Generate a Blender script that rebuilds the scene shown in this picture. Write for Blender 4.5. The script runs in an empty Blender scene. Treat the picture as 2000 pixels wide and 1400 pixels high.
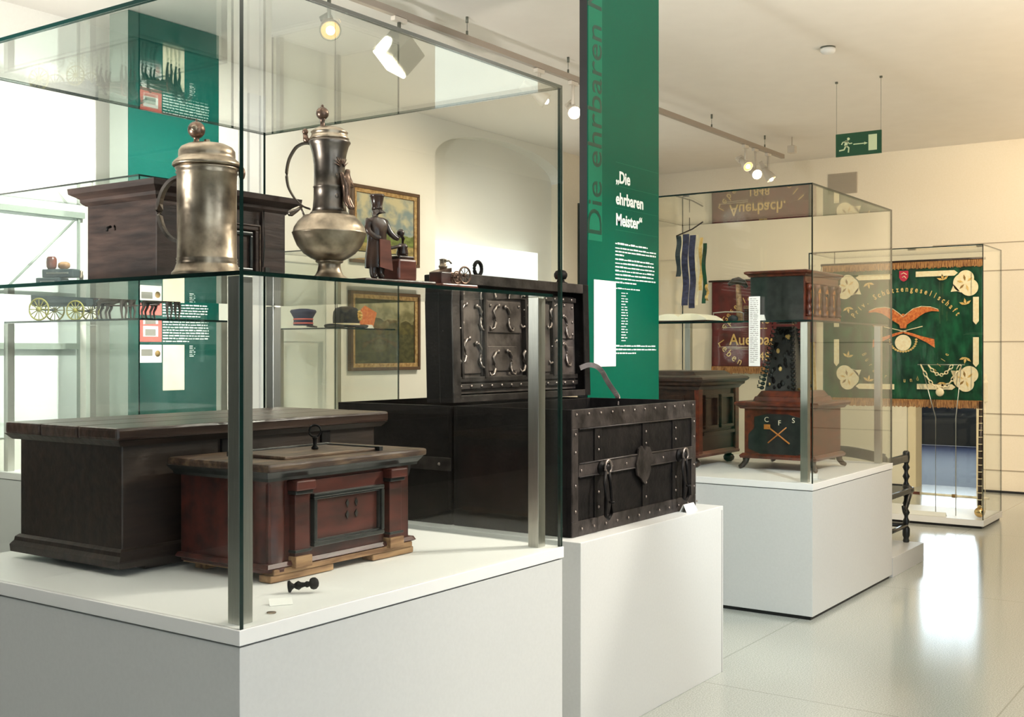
import bpy, bmesh, math, random
from mathutils import Vector, Matrix
from math import sin, cos, pi, radians
random.seed(7)
SC = bpy.context.scene
COL = SC.collection

# ------------------------------------------------------------------ camera, world, exposure
cam_d = bpy.data.cameras.new('camera'); cam = bpy.data.objects.new('camera', cam_d); COL.objects.link(cam)
cam.location = (0, 0, 1.5)
cam.rotation_euler = (pi/2, 0, 0.6103 - pi/2)
cam_d.sensor_width = 36; cam_d.lens = 40.05; cam_d.shift_y = -0.00615
cam_d.clip_start = 0.05; cam_d.clip_end = 100
SC.camera = cam
SC.view_settings.view_transform = 'Standard'
SC.view_settings.look = 'None'
SC.view_settings.gamma = 1
SC.view_settings.exposure = 0.95
SC.view_settings.use_curve_mapping = False
SC.cycles.transparent_max_bounces = 48
SC.cycles.max_bounces = 12
SC.cycles.glossy_bounces = 4
SC.cycles.diffuse_bounces = 3
SC.cycles.sample_clamp_indirect = 6
world = bpy.data.worlds.new('world'); SC.world = world; world.use_nodes = True
world.node_tree.nodes['Background'].inputs[0].default_value = (0.75, 0.85, 1, 1)
world.node_tree.nodes['Background'].inputs[1].default_value = 0.6

def area(name, loc, target, size, energy, color):
    d = bpy.data.lights.new(name, 'AREA'); d.shape = 'RECTANGLE'; d.size = size[0]; d.size_y = size[1]
    d.energy = energy; d.color = color
    o = bpy.data.objects.new(name, d); COL.objects.link(o); o.location = loc
    o.rotation_euler = (Vector(target) - Vector(loc)).to_track_quat('-Z', 'Y').to_euler()
    return o
def spot(name, loc, target, energy, angle=40, blend=0.5, color=(1, 0.78, 0.52), radius=0.03):
    d = bpy.data.lights.new(name, 'SPOT'); d.energy = energy; d.spot_size = radians(angle); d.spot_blend = blend
    d.color = color; d.shadow_soft_size = radius
    o = bpy.data.objects.new(name, d); COL.objects.link(o); o.location = loc
    o.rotation_euler = (Vector(target) - Vector(loc)).to_track_quat('-Z', 'Y').to_euler()
    return o
WARM = (1, 0.80, 0.58); COOL = (0.82, 0.95, 1.0)
# daylight through the windows behind the visitor and along the aisle wall
area('daylight_window_b', (-1.2, -3.9, 2.0), (3, 3, 1.4), (2.2, 2.2), 26, (0.82, 0.95, 1.0))
area('daylight_window_c', (2.6, -3.9, 2.0), (7, 3, 1.4), (2.2, 2.2), 14, (0.84, 0.96, 1.0))
# added fill lamps out of view, aimed up to brighten the ceiling
for nm, x, y, e, c in (('a', 1.5, -1.6, 300, (0.97, 0.97, 0.95)), ('b', 5.0, -0.6, 400, (1, 0.92, 0.80)), ('c', 9.0, -1.0, 190, (1, 0.76, 0.48)), ('d', 11.5, -1.0, 90, (1, 0.78, 0.52))):
    spot('uplighter_' + nm, (x, y, 1.3), (x, y + 1.0, 4), e, 125, 0.9, c, 0.15)
spot('uplighter_e', (0.4, 3.4, 1.5), (2.6, 4.2, 4.2), 480, 130, 0.9, (1, 0.97, 0.93), 0.15)  # added unseen lamp on the left, brightens ceiling and left walls
# halogen spotlights of the second track over the aisle, plus one added cool fill
spot('aisle_spot_a', (5.6, 0.40, 3.60), (2.6, 2.6, 0.9), 260, 40, 0.4, (1, 0.93, 0.82), 0.015)
spot('cool_case_fill', (3.4, -0.35, 3.55), (6.2, 3.1, 0.5), 260, 40, 0.7, (0.92, 0.99, 1.0), 0.05)  # added cool lamp, brightens the far case's left face in place of daylight
spot('aisle_spot_b', (6.0, -0.35, 3.55), (4.35, 2.6, 1.0), 230, 50, 0.5, (1, 0.92, 0.80), 0.02)
spot('aisle_spot_c', (8.6, -0.35, 3.55), (6.9, 2.9, 1.1), 150, 50, 0.6, WARM, 0.03)
spot('aisle_spot_d', (7.6, 0.4, 3.55), (10.4, 3.0, 1.5), 260, 48, 0.6, WARM, 0.03)
spot('aisle_spot_e', (9.6, 0.2, 3.55), (12.9, 2.6, 1.9), 300, 75, 0.8, WARM, 0.05)
# wall washers on the long track
spot('wall_spot_a', (4.0, 4.65, 3.45), (4.5, 6.89, 1.7), 300, 80, 0.8, (1, 0.97, 0.92), 0.03)
spot('wall_spot_b', (5.3, 4.65, 3.45), (5.9, 6.89, 1.8), 220, 95, 0.8, (1, 0.95, 0.88), 0.03)
spot('wall_spot_c', (8.0, 4.65, 3.45), (7.8, 6.89, 1.8), 90, 95, 0.8, WARM, 0.03)
spot('board_spot', (9.2, 4.65, 3.45), (9.5, 6.9, 1.6), 90, 90, 1.0, (1, 0.95, 0.86), 0.03)
spot('flagon_spot', (4.8, 4.60, 3.38), (2.2, 2.35, 1.9), 55, 30, 0.6, (1, 0.60, 0.32), 0.03)
spot('wall_spot_d', (11.0, 4.65, 3.30), (12.9, 5.6, 1.7), 120, 95, 0.8, WARM, 0.03)

# ------------------------------------------------------------------ materials
def new_mat(name):
    m = bpy.data.materials.new(name); m.use_nodes = True
    nt = m.node_tree; return m, nt, nt.nodes['Principled BSDF']
def mat(name, col, rough=0.5, metal=0.0, spec=0.5, col2=None, scale=8, stretch=(1, 1, 1), bump=0.0, detail=6, lo=0.35, hi=0.65, bscale=None):
    m, nt, b = new_mat(name)
    b.inputs['Base Color'].default_value = (*col, 1); b.inputs['Roughness'].default_value = rough
    b.inputs['Metallic'].default_value = metal; b.inputs['Specular IOR Level'].default_value = spec
    if col2 or bump:
        tc = nt.nodes.new('ShaderNodeTexCoord'); mp = nt.nodes.new('ShaderNodeMapping')
        mp.inputs['Scale'].default_value = stretch
        nt.links.new(tc.outputs['Object'], mp.inputs[0])
        n = nt.nodes.new('ShaderNodeTexNoise'); n.inputs['Scale'].default_value = scale; n.inputs['Detail'].default_value = detail
        nt.links.new(mp.outputs[0], n.inputs['Vector'])
        if col2:
            r = nt.nodes.new('ShaderNodeValToRGB'); r.color_ramp.elements[0].position = lo; r.color_ramp.elements[1].position = hi
            r.color_ramp.elements[0].color = (*col, 1); r.color_ramp.elements[1].color = (*col2, 1)
            nt.links.new(n.outputs['Fac'], r.inputs[0]); nt.links.new(r.outputs[0], b.inputs['Base Color'])
        if bump:
            bp = nt.nodes.new('ShaderNodeBump'); bp.inputs['Strength'].default_value = bump; bp.inputs['Distance'].default_value = 0.01
            if bscale:
                n2 = nt.nodes.new('ShaderNodeTexNoise'); n2.inputs['Scale'].default_value = bscale; nt.links.new(mp.outputs[0], n2.inputs['Vector'])
                nt.links.new(n2.outputs['Fac'], bp.inputs['Height'])
            else: nt.links.new(n.outputs['Fac'], bp.inputs['Height'])
            nt.links.new(bp.outputs[0], b.inputs['Normal'])
    return m
def glow(name, col, s):
    m = bpy.data.materials.new(name); m.use_nodes = True; nt = m.node_tree; nt.nodes.clear()
    e = nt.nodes.new('ShaderNodeEmission'); e.inputs[0].default_value = (*col, 1); e.inputs[1].default_value = s
    o = nt.nodes.new('ShaderNodeOutputMaterial'); nt.links.new(e.outputs[0], o.inputs[0]); return m
def glass_mat(name, tint, f0=0.024):
    # thin sheet glass: what is not mirrored (Schlick) passes straight through, slightly green
    m = bpy.data.materials.new(name); m.use_nodes = True; nt = m.node_tree; nt.nodes.clear()
    N = nt.nodes.new; L = nt.links.new
    g = N('ShaderNodeNewGeometry'); dt = N('ShaderNodeVectorMath'); dt.operation = 'DOT_PRODUCT'
    L(g.outputs['Incoming'], dt.inputs[0]); L(g.outputs['Normal'], dt.inputs[1])
    ab = N('ShaderNodeMath'); ab.operation = 'ABSOLUTE'; L(dt.outputs['Value'], ab.inputs[0])
    iv = N('ShaderNodeMath'); iv.operation = 'SUBTRACT'; iv.inputs[0].default_value = 1; L(ab.outputs[0], iv.inputs[1])
    pw = N('ShaderNodeMath'); pw.operation = 'POWER'; pw.inputs[1].default_value = 5; L(iv.outputs[0], pw.inputs[0])
    ma = N('ShaderNodeMath'); ma.operation = 'MULTIPLY_ADD'; ma.inputs[1].default_value = 1 - f0; ma.inputs[2].default_value = f0; L(pw.outputs[0], ma.inputs[0])
    t = N('ShaderNodeBsdfTransparent'); t.inputs[0].default_value = (*tint, 1)
    gl = N('ShaderNodeBsdfGlossy'); gl.inputs['Roughness'].default_value = 0.0; gl.inputs[0].default_value = (1, 1, 1, 1)
    mx = N('ShaderNodeMixShader'); L(ma.outputs[0], mx.inputs[0]); L(t.outputs[0], mx.inputs[1]); L(gl.outputs[0], mx.inputs[2])
    o = N('ShaderNodeOutputMaterial'); L(mx.outputs[0], o.inputs[0]); return m

M = {}
M['darkwall'] = mat('darkened_wall', (0.035, 0.032, 0.03), 0.8)  # unseen walls coloured near black to keep reflections in the panes dark
M['wall'] = mat('wall_paint', (0.82, 0.75, 0.60), 0.75, col2=(0.84, 0.77, 0.63), scale=60, bump=0.05)
M['wallleft'] = mat('left_wall_paint', (0.87, 0.85, 0.78), 0.75, col2=(0.89, 0.87, 0.8), scale=60, bump=0.05)
M['ceil'] = mat('ceiling_paint', (0.86, 0.82, 0.76), 0.8, col2=(0.88, 0.84, 0.78), scale=5)
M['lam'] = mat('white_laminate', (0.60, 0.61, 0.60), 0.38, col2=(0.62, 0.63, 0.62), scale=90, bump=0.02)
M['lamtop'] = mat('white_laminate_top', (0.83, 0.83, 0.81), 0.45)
M['black'] = mat('black_kick', (0.008, 0.008, 0.009), 0.5)
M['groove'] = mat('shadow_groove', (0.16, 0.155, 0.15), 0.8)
M['glass'] = glass_mat('case_glass', (0.976, 0.988, 0.98))
M['glassedge'] = mat('glass_edge', (0.004, 0.018, 0.015), 0.12, spec=0.8)
M['steel'] = mat('brushed_steel', (0.50, 0.50, 0.46), 0.33, 1.0, col2=(0.60, 0.60, 0.55), scale=30, stretch=(20, 20, 0.3), bump=0.03)
M['bigwood'] = mat('dark_chest_wood', (0.010, 0.006, 0.004), 0.45, col2=(0.042, 0.024, 0.016), scale=6, stretch=(0.6, 5, 5), bump=0.25, lo=0.3, hi=0.8)
M['lidwood'] = mat('lid_wood', (0.02, 0.010, 0.007), 0.30, col2=(0.075, 0.042, 0.03), scale=5, stretch=(0.5, 8, 8), bump=0.3, lo=0.3, hi=0.8)
M['redwood'] = mat('red_chest_wood', (0.022, 0.007, 0.005), 0.42, col2=(0.12, 0.026, 0.017), scale=7, stretch=(0.8, 3, 3), bump=0.2, lo=0.3, hi=0.8)
M['wornwood'] = mat('worn_lid_wood', (0.045, 0.022, 0.014), 0.5, col2=(0.28, 0.18, 0.10), scale=14, stretch=(0.5, 3, 3), bump=0.4, lo=0.45, hi=0.85)
M['rawwood'] = mat('raw_wood', (0.16, 0.075, 0.03), 0.6, col2=(0.42, 0.25, 0.12), scale=14, stretch=(0.4, 3, 3), bump=0.4)
M['ebony'] = mat('black_moulding', (0.012, 0.014, 0.013), 0.28, col2=(0.03, 0.032, 0.03), scale=20)
M['boxwood'] = mat('cassette_wood', (0.012, 0.007, 0.006), 0.5, spec=0.25, col2=(0.042, 0.024, 0.019), scale=6, stretch=(1, 1, 6), bump=0.2)
M['iron'] = mat('blackened_iron', (0.006, 0.0055, 0.0055), 0.5, 0.05, spec=0.12, col2=(0.015, 0.0125, 0.012), scale=14, bump=0.35, lo=0.35, hi=0.75, bscale=25)
M['ironlight'] = mat('worn_iron', (0.016, 0.013, 0.012), 0.42, 0.25, spec=0.3, col2=(0.065, 0.054, 0.05), scale=10, bump=0.3, bscale=30)
M['ironplate'] = mat('lock_plate_iron', (0.07, 0.055, 0.05), 0.42, 0.5, col2=(0.20, 0.165, 0.15), scale=12, bump=0.2, bscale=30)
M['ironbright'] = mat('polished_iron', (0.30, 0.25, 0.225), 0.35, 0.8)
M['pewter'] = mat('pewter', (0.15, 0.115, 0.085), 0.36, 1.0, col2=(0.52, 0.42, 0.32), scale=14, bump=0.25, bscale=20)
M['pewterdark'] = mat('aged_pewter', (0.06, 0.05, 0.042), 0.34, 1.0, col2=(0.26, 0.215, 0.185), scale=9, bump=0.18, bscale=16)
M['bronze'] = mat('patinated_bronze', (0.10, 0.065, 0.05), 0.35, 0.9, col2=(0.24, 0.15, 0.11), scale=20, bump=0.3)
M['carved'] = mat('carved_dark_wood', (0.018, 0.010, 0.008), 0.25, col2=(0.055, 0.028, 0.02), scale=20, bump=0.2)
M['mahog'] = mat('mahogany', (0.07, 0.018, 0.012), 0.3, col2=(0.15, 0.045, 0.03), scale=8, stretch=(1, 4, 4))
M['green'] = mat('green_panel', (0.001, 0.090, 0.052), 0.25, spec=0.12, col2=(0.001, 0.094, 0.055), scale=3)
M['greenlight'] = mat('green_band', (0.010, 0.15, 0.085), 0.25, spec=0.12)
M['tealpanel'] = mat('teal_panel', (0.003, 0.062, 0.048), 0.25, spec=0.12)
M['greygreen'] = mat('pillar_side', (0.30, 0.34, 0.30), 0.6)
M['whitetext'] = mat('white_print', (0.88, 0.92, 0.88), 0.6)
M['paper'] = mat('paper', (0.85, 0.84, 0.80), 0.6)
M['cream'] = mat('cream_paper', (0.82, 0.74, 0.52), 0.6, col2=(0.86, 0.80, 0.62), scale=10)
M['ink'] = mat('grey_ink', (0.25, 0.23, 0.2), 0.6)
M['red'] = mat('red_print', (0.62, 0.12, 0.10), 0.6)
M['gilt'] = mat('gilt_frame', (0.30, 0.17, 0.06), 0.4, 0.3, col2=(0.60, 0.42, 0.20), scale=30, bump=0.1)
M['giltdark'] = mat('dark_frame', (0.10, 0.055, 0.03), 0.4)
M['goldthread'] = mat('gold_thread', (0.70, 0.42, 0.10), 0.45, 0.2, col2=(0.85, 0.6, 0.25), scale=60)
M['creamthread'] = mat('cream_embroidery', (0.86, 0.70, 0.42), 0.55, col2=(0.92, 0.82, 0.58), scale=40, bump=0.2)
M['orange'] = mat('orange_embroidery', (0.55, 0.10, 0.02), 0.5, col2=(0.80, 0.26, 0.06), scale=50, bump=0.3)
M['flaggreen'] = mat('green_silk', (0.002, 0.028, 0.014), 0.30, col2=(0.012, 0.12, 0.05), scale=7, stretch=(1, 2.2, 1), bump=0.9, lo=0.35, hi=0.7, bscale=5)
M['flagred'] = mat('red_silk', (0.08, 0.005, 0.008), 0.5, col2=(0.14, 0.010, 0.013), scale=9, bump=0.3)
M['fringe'] = mat('gold_fringe', (0.16, 0.045, 0.015), 0.6, col2=(0.60, 0.30, 0.10), scale=120, stretch=(1, 1, 0.15), bump=0.5)
M['shield'] = mat('crimson_shield', (0.55, 0.02, 0.06), 0.5)
M['leafbrown'] = mat('brown_leaf', (0.28, 0.16, 0.04), 0.6)
M['brass'] = mat('brass', (0.75, 0.52, 0.22), 0.15, 1.0)
M['hatblack'] = mat('felt_black', (0.012, 0.012, 0.016), 0.6)
M['navy'] = mat('navy_cloth', (0.015, 0.02, 0.07), 0.7)
M['trackw'] = mat('track_enamel', (0.40, 0.34, 0.28), 0.45)
M['lampgrey'] = mat('lamp_housing', (0.16, 0.17, 0.14), 0.35, 0.5)
M['lampwhite'] = mat('lamp_white', (0.70, 0.64, 0.55), 0.4)
M['bulb'] = glow('halogen_lens', (1, 0.50, 0.18), 1.1)
M['bulbhot'] = glow('halogen_filament', (1, 0.86, 0.62), 12)
M['exitgreen'] = mat('exit_green', (0.004, 0.075, 0.028), 0.35)
M['exitlight'] = mat('exit_luminous', (0.70, 0.80, 0.50), 0.5)
M['joint'] = mat('panel_joint_line', (0.42, 0.36, 0.27), 0.7)
M['vent'] = mat('vent_grille', (0.42, 0.37, 0.29), 0.6)
M['orangewood'] = mat('inlaid_oak', (0.42, 0.14, 0.025), 0.3, col2=(0.62, 0.27, 0.06), scale=12, stretch=(1, 1, 0.3))
M['redbrown'] = mat('walnut_red', (0.055, 0.011, 0.006), 0.3, col2=(0.15, 0.03, 0.012), scale=8, stretch=(0.7, 3, 3))
M['browndark'] = mat('dark_oak', (0.014, 0.006, 0.004), 0.32, col2=(0.045, 0.02, 0.011), scale=8, stretch=(0.5, 4, 4))
M['blueflo'] = mat('blue_carpet', (0.014, 0.02, 0.055), 0.6, spec=0.2, col2=(0.02, 0.028, 0.07), scale=40)
M['darkblue'] = mat('far_room_wall', (0.05, 0.06, 0.07), 0.6)
M['wheel'] = mat('yellow_green_paint', (0.24, 0.22, 0.04), 0.5)
M['wagon'] = mat('wagon_blue_grey', (0.03, 0.045, 0.05), 0.5)
M['horse'] = mat('horse_brown', (0.03, 0.024, 0.02), 0.5, col2=(0.06, 0.045, 0.035), scale=30)
M['door'] = mat('cream_door_trim', (0.80, 0.68, 0.46), 0.5)
M['dayglow'] = glow('daylight_beyond', (0.75, 0.87, 1.0), 5.0)
M['blindglow'] = glow('daylit_blind', (0.95, 1.0, 0.90), 0.85)  # glow put into the blind in place of daylight behind it
M['blind'] = mat('window_blind', (0.80, 0.86, 0.83), 0.7)
M['ribblue'] = mat('blue_ribbon', (0.012, 0.012, 0.04), 0.45, col2=(0.045, 0.05, 0.12), scale=25, stretch=(1, 1, 2))
M['oil_sky'] = None

def floor_mat():
    m, nt, b = new_mat('terrazzo_floor'); N = nt.nodes.new; L = nt.links.new
    tc = N('ShaderNodeTexCoord')
    n = N('ShaderNodeTexNoise'); n.inputs['Scale'].default_value = 160; n.inputs['Detail'].default_value = 3; L(tc.outputs['Object'], n.inputs['Vector'])
    r = N('ShaderNodeValToRGB'); r.color_ramp.elements[0].position = 0.4; r.color_ramp.elements[1].position = 0.6
    r.color_ramp.elements[0].color = (0.35, 0.38, 0.35, 1); r.color_ramp.elements[1].color = (0.48, 0.505, 0.48, 1)
    L(n.outputs['Fac'], r.inputs[0])
    br = N('ShaderNodeTexBrick'); br.offset = 0; br.inputs['Scale'].default_value = 1; br.inputs['Mortar Size'].default_value = 0.004
    br.inputs['Brick Width'].default_value = 2.6; br.inputs['Row Height'].default_value = 1.3
    br.inputs['Color1'].default_value = (1, 1, 1, 1); br.inputs['Color2'].default_value = (1, 1, 1, 1); br.inputs['Mortar'].default_value = (0.75, 0.75, 0.73, 1)
    mp = N('ShaderNodeMapping'); mp.inputs['Location'].default_value = (0.45, 0.25, 0); L(tc.outputs['Object'], mp.inputs[0]); L(mp.outputs[0], br.inputs['Vector'])
    mx = N('ShaderNodeMix'); mx.data_type = 'RGBA'; mx.blend_type = 'MULTIPLY'; mx.inputs['Factor'].default_value = 1
    L(r.outputs[0], mx.inputs['A']); L(br.outputs[0], mx.inputs['B']); L(mx.outputs['Result'], b.inputs['Base Color'])
    b.inputs['Roughness'].default_value = 0.14; b.inputs['Specular IOR Level'].default_value = 0.6
    return m
M['floor'] = floor_mat()

def painting_mat(name, sky, sky2, tree, ground, horizon):
    m, nt, b = new_mat(name); N = nt.nodes.new; L = nt.links.new
    tc = N('ShaderNodeTexCoord'); sp = N('ShaderNodeSeparateXYZ'); L(tc.outputs['Generated'], sp.inputs[0])
    n = N('ShaderNodeTexNoise'); n.inputs['Scale'].default_value = 5; n.inputs['Detail'].default_value = 8; L(tc.outputs['Generated'], n.inputs['Vector'])
    n2 = N('ShaderNodeTexNoise'); n2.inputs['Scale'].default_value = 14; n2.inputs['Detail'].default_value = 8; L(tc.outputs['Generated'], n2.inputs['Vector'])
    def ramp(src, a, c, lo=0.4, hi=0.6):
        r = N('ShaderNodeValToRGB'); r.color_ramp.elements[0].position = lo; r.color_ramp.elements[1].position = hi
        r.color_ramp.elements[0].color = (*a, 1); r.color_ramp.elements[1].color = (*c, 1); L(src, r.inputs[0]); return r.outputs[0]
    s = ramp(n.outputs['Fac'], sky, sky2); g = ramp(n2.outputs['Fac'], ground, tuple(min(1, c*2.2) for c in ground)); t = ramp(n2.outputs['Fac'], tree, tuple(c*2 for c in tree))
    ad = N('ShaderNodeMath'); ad.operation = 'MULTIPLY_ADD'; ad.inputs[1].default_value = 0.7; L(n.outputs['Fac'], ad.inputs[0]); L(sp.outputs['Z'], ad.inputs[2])
    def step(src, v):
        q = N('ShaderNodeMath'); q.operation = 'GREATER_THAN'; q.inputs[1].default_value = v; L(src, q.inputs[0]); return q.outputs[0]
    def mix(f, a, c):
        x = N('ShaderNodeMix'); x.data_type = 'RGBA'; L(f, x.inputs['Factor']); L(a, x.inputs['A']); L(c, x.inputs['B']); return x.outputs['Result']
    upper = mix(step(ad.outputs[0], horizon + 0.55), t, s)
    L(mix(step(sp.outputs['Z'], horizon), g, upper), b.inputs['Base Color']); b.inputs['Roughness'].default_value = 0.5
    return m
M['oil_a'] = painting_mat('oil_landscape_sky', (0.55, 0.50, 0.32), (0.20, 0.27, 0.28), (0.10, 0.13, 0.03), (0.20, 0.16, 0.06), 0.22)
M['oil_b'] = painting_mat('oil_landscape_village', (0.34, 0.31, 0.17), (0.13, 0.12, 0.05), (0.05, 0.045, 0.012), (0.035, 0.035, 0.012), 0.45)
M['oil_c'] = mat('cream_banner_cloth', (0.78, 0.66, 0.40), 0.6, col2=(0.86, 0.76, 0.52), scale=6)

# ------------------------------------------------------------------ geometry helpers
class B:
    """collects shapes into ONE mesh (several materials possible)"""
    def __init__(s): s.bm = bmesh.new(); s.mats = []
    def _mi(s, m):
        if m is None: m = s.mats[0] if s.mats else None
        if m not in s.mats: s.mats.append(m)
        return s.mats.index(m)
    def _fin(s, verts, m, smooth=False):
        i = s._mi(m)
        fs = set(f for v in verts for f in v.link_faces)
        for f in fs: f.material_index = i; f.smooth = smooth
        return fs
    def box(s, x0, x1, y0, y1, z0, z1, m=None, bev=0, rot=None, piv=None):
        r = bmesh.ops.create_cube(s.bm, size=1)
        vs = r['verts']; c = Vector(((x0+x1)/2, (y0+y1)/2, (z0+z1)/2)); d = (abs(x1-x0), abs(y1-y0), abs(z1-z0))
        for v in vs: v.co = Vector((v.co.x*d[0], v.co.y*d[1], v.co.z*d[2]))
        if bev:
            es = set(e for v in vs for e in v.link_edges)
            q = bmesh.ops.bevel(s.bm, geom=list(es), offset=min(bev, min(d)*0.45), segments=2, profile=0.6, affect='EDGES')
            vs = list(set(v for f in q['faces'] for v in f.verts) | set(v for v in vs if v.is_valid))
            vs = [v for v in vs if v.is_valid]
            todo = list(vs); seen = set(vs)
            while todo:
                v = todo.pop()
                for e in v.link_edges:
                    o = e.other_vert(v)
                    if o not in seen: seen.add(o); todo.append(o)
            vs = list(seen)
        for v in vs: v.co += c
        if rot is not None:
            p = Vector(piv) if piv is not None else c
            for v in vs: v.co = p + rot @ (v.co - p)
        s._fin(vs, m); return s
    def lathe(s, prof, m=None, seg=32, c=(0, 0, 0), axis=None, smooth=True, cap=True):
        """prof: list of (r, z)"""
        Rm = Matrix.Identity(3)
        if axis is not None: Rm = Vector((0, 0, 1)).rotation_difference(Vector(axis)).to_matrix()
        C = Vector(c); rings = []
        for r, z in prof:
            rings.append([s.bm.verts.new(C + Rm @ Vector((max(r, 1e-5)*cos(2*pi*k/seg), max(r, 1e-5)*sin(2*pi*k/seg), z))) for k in range(seg)])
        vs = [v for q in rings for v in q]
        for a, b_ in zip(rings, rings[1:]):
            for k in range(seg):
                s.bm.faces.new((a[k], a[(k+1) % seg], b_[(k+1) % seg], b_[k]))
        if cap:
            s.bm.faces.new(list(reversed(rings[0]))); s.bm.faces.new(rings[-1])
        s._fin(vs, m, smooth); return s
    def ball(s, c, r, m=None, seg=16, sc=(1, 1, 1)):
        q = bmesh.ops.create_uvsphere(s.bm, u_segments=seg, v_segments=max(6, seg//2), radius=r)
        for v in q['verts']: v.co = Vector((v.co.x*sc[0], v.co.y*sc[1], v.co.z*sc[2])) + Vector(c)
        s._fin(q['verts'], m, True); return s
    def tube(s, pts, r, m=None, seg=8, closed=False, flat=None):
        """sweep a round (or flat=(w,h)) section along pts; r may be a list"""
        P = [Vector(p) for p in pts]; n = len(P); rings = []
        up = Vector((0, 0, 1))
        for i, p in enumerate(P):
            if closed: t = (P[(i+1) % n] - P[i-1])
            else: t = (P[min(i+1, n-1)] - P[max(i-1, 0)])
            t.normalize()
            a = t.cross(up)
            if a.length < 1e-3: a = t.cross(Vector((0, 1, 0)))
            a.normalize(); b_ = a.cross(t).normalized()
            rr = r[i] if isinstance(r, (list, tuple)) else r
            if flat: sx, sy = flat; sec = [(-sx, -sy), (sx, -sy), (sx, sy), (-sx, sy)]
            else: sec = [(rr*cos(2*pi*k/seg), rr*sin(2*pi*k/seg)) for k in range(seg)]
            rings.append([s.bm.verts.new(p + a*u + b_*w) for u, w in sec])
        vs = [v for q in rings for v in q]; sg = len(rings[0])
        pr = list(zip(rings, rings[1:])) + ([(rings[-1], rings[0])] if closed else [])
        for a, b_ in pr:
            for k in range(sg): s.bm.faces.new((a[k], a[(k+1) % sg], b_[(k+1) % sg], b_[k]))
        if not closed: s.bm.faces.new(list(reversed(rings[0]))); s.bm.faces.new(rings[-1])
        s._fin(vs, m, flat is None); return s
    def prism(s, pts, vec, m=None, smooth=False):
        """extrude the polygon pts (3D, planar) by vec"""
        V = Vector(vec); a = [s.bm.verts.new(Vector(p)) for p in pts]; b_ = [s.bm.verts.new(Vector(p)+V) for p in pts]
        s.bm.faces.new(a); s.bm.faces.new(list(reversed(b_)))
        n = len(a)
        for k in range(n): s.bm.faces.new((a[k], b_[k], b_[(k+1) % n], a[(k+1) % n]))
        s._fin(a+b_, m, smooth); return s
    def frustum(s, x0, x1, y0, y1, z0, X0, X1, Y0, Y1, z1, m=None):
        lo = [s.bm.verts.new(p) for p in ((x0, y0, z0), (x1, y0, z0), (x1, y1, z0), (x0, y1, z0))]
        hi = [s.bm.verts.new(p) for p in ((X0, Y0, z1), (X1, Y0, z1), (X1, Y1, z1), (X0, Y1, z1))]
        s.bm.faces.new(list(reversed(lo))); s.bm.faces.new(hi)
        for k in range(4): s.bm.faces.new((lo[k], lo[(k+1) % 4], hi[(k+1) % 4], hi[k]))
        s._fin(lo+hi, m); return s
    def moulding(s, x0, x1, y0, y1, prof, m=None):
        """a box-shaped moulding: prof is a list of (overhang, z)"""
        for (a, z0), (b_, z1) in zip(prof, prof[1:]):
            if abs(z1-z0) < 1e-6: continue
            s.frustum(x0-a, x1+a, y0-a, y1+a, z0, x0-b_, x1+b_, y0-b_, y1+b_, z1, m)
        return s
    def text(s, body, size, origin, xdir, ydir, m=None, depth=0.0015, sx=1.0, align='LEFT', shear=0.0, bold=0.0):
        cu = bpy.data.curves.new('t', 'FONT'); cu.body = body; cu.size = size; cu.extrude = depth/2; cu.align_x = align; cu.shear = shear; cu.offset = bold
        cu.resolution_u = 3
        o = bpy.data.objects.new('t', cu); COL.objects.link(o)
        bpy.context.view_layer.update()
        me = o.evaluated_get(bpy.context.evaluated_depsgraph_get()).to_mesh()
        X = Vector(xdir).normalized(); Y = Vector(ydir).normalized(); Z = X.cross(Y); O = Vector(origin)
        vs = [s.bm.verts.new(O + X*(v.co.x*sx) + Y*v.co.y + Z*v.co.z) for v in me.vertices]
        for p in me.polygons:
            try: s.bm.faces.new([vs[i] for i in p.vertices])
            except ValueError: pass
        s._fin(vs, m)
        o.to_mesh_clear(); bpy.data.objects.remove(o); bpy.data.curves.remove(cu); return s
    def arctext(s, body, size, centre, rad, a0, a1, xdir, ydir, m=None, inside=False, **k):
        """letters along an arc; angles in degrees measured from xdir"""
        X = Vector(xdir); Y = Vector(ydir); n = len(body)
        for i, ch in enumerate(body):
            if ch == ' ': continue
            a = radians(a0 + (a1-a0)*i/max(1, n-1)); rd = X*cos(a) + Y*sin(a); tg = (X*sin(a) - Y*cos(a)) * (-1 if inside else 1)
            up = rd * (-1 if inside else 1)
            s.text(ch, size, Vector(centre) + rd*rad, tg, up, m, align='CENTER', **k)
        return s
    def build(s, name, m=None, parent=None, loc=(0, 0, 0), **props):
        if m is not None and not s.mats: s.mats.append(m)
        me = bpy.data.meshes.new(name)
        bmesh.ops.recalc_face_normals(s.bm, faces=s.bm.faces)
        s.bm.to_mesh(me); s.bm.free()
        for q in (s.mats or [m]): me.materials.append(q)
        o = bpy.data.objects.new(name, me); COL.objects.link(o); o.location = loc
        if parent: o.parent = parent
        for k, v in props.items(): o[k] = v
        return o

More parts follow.
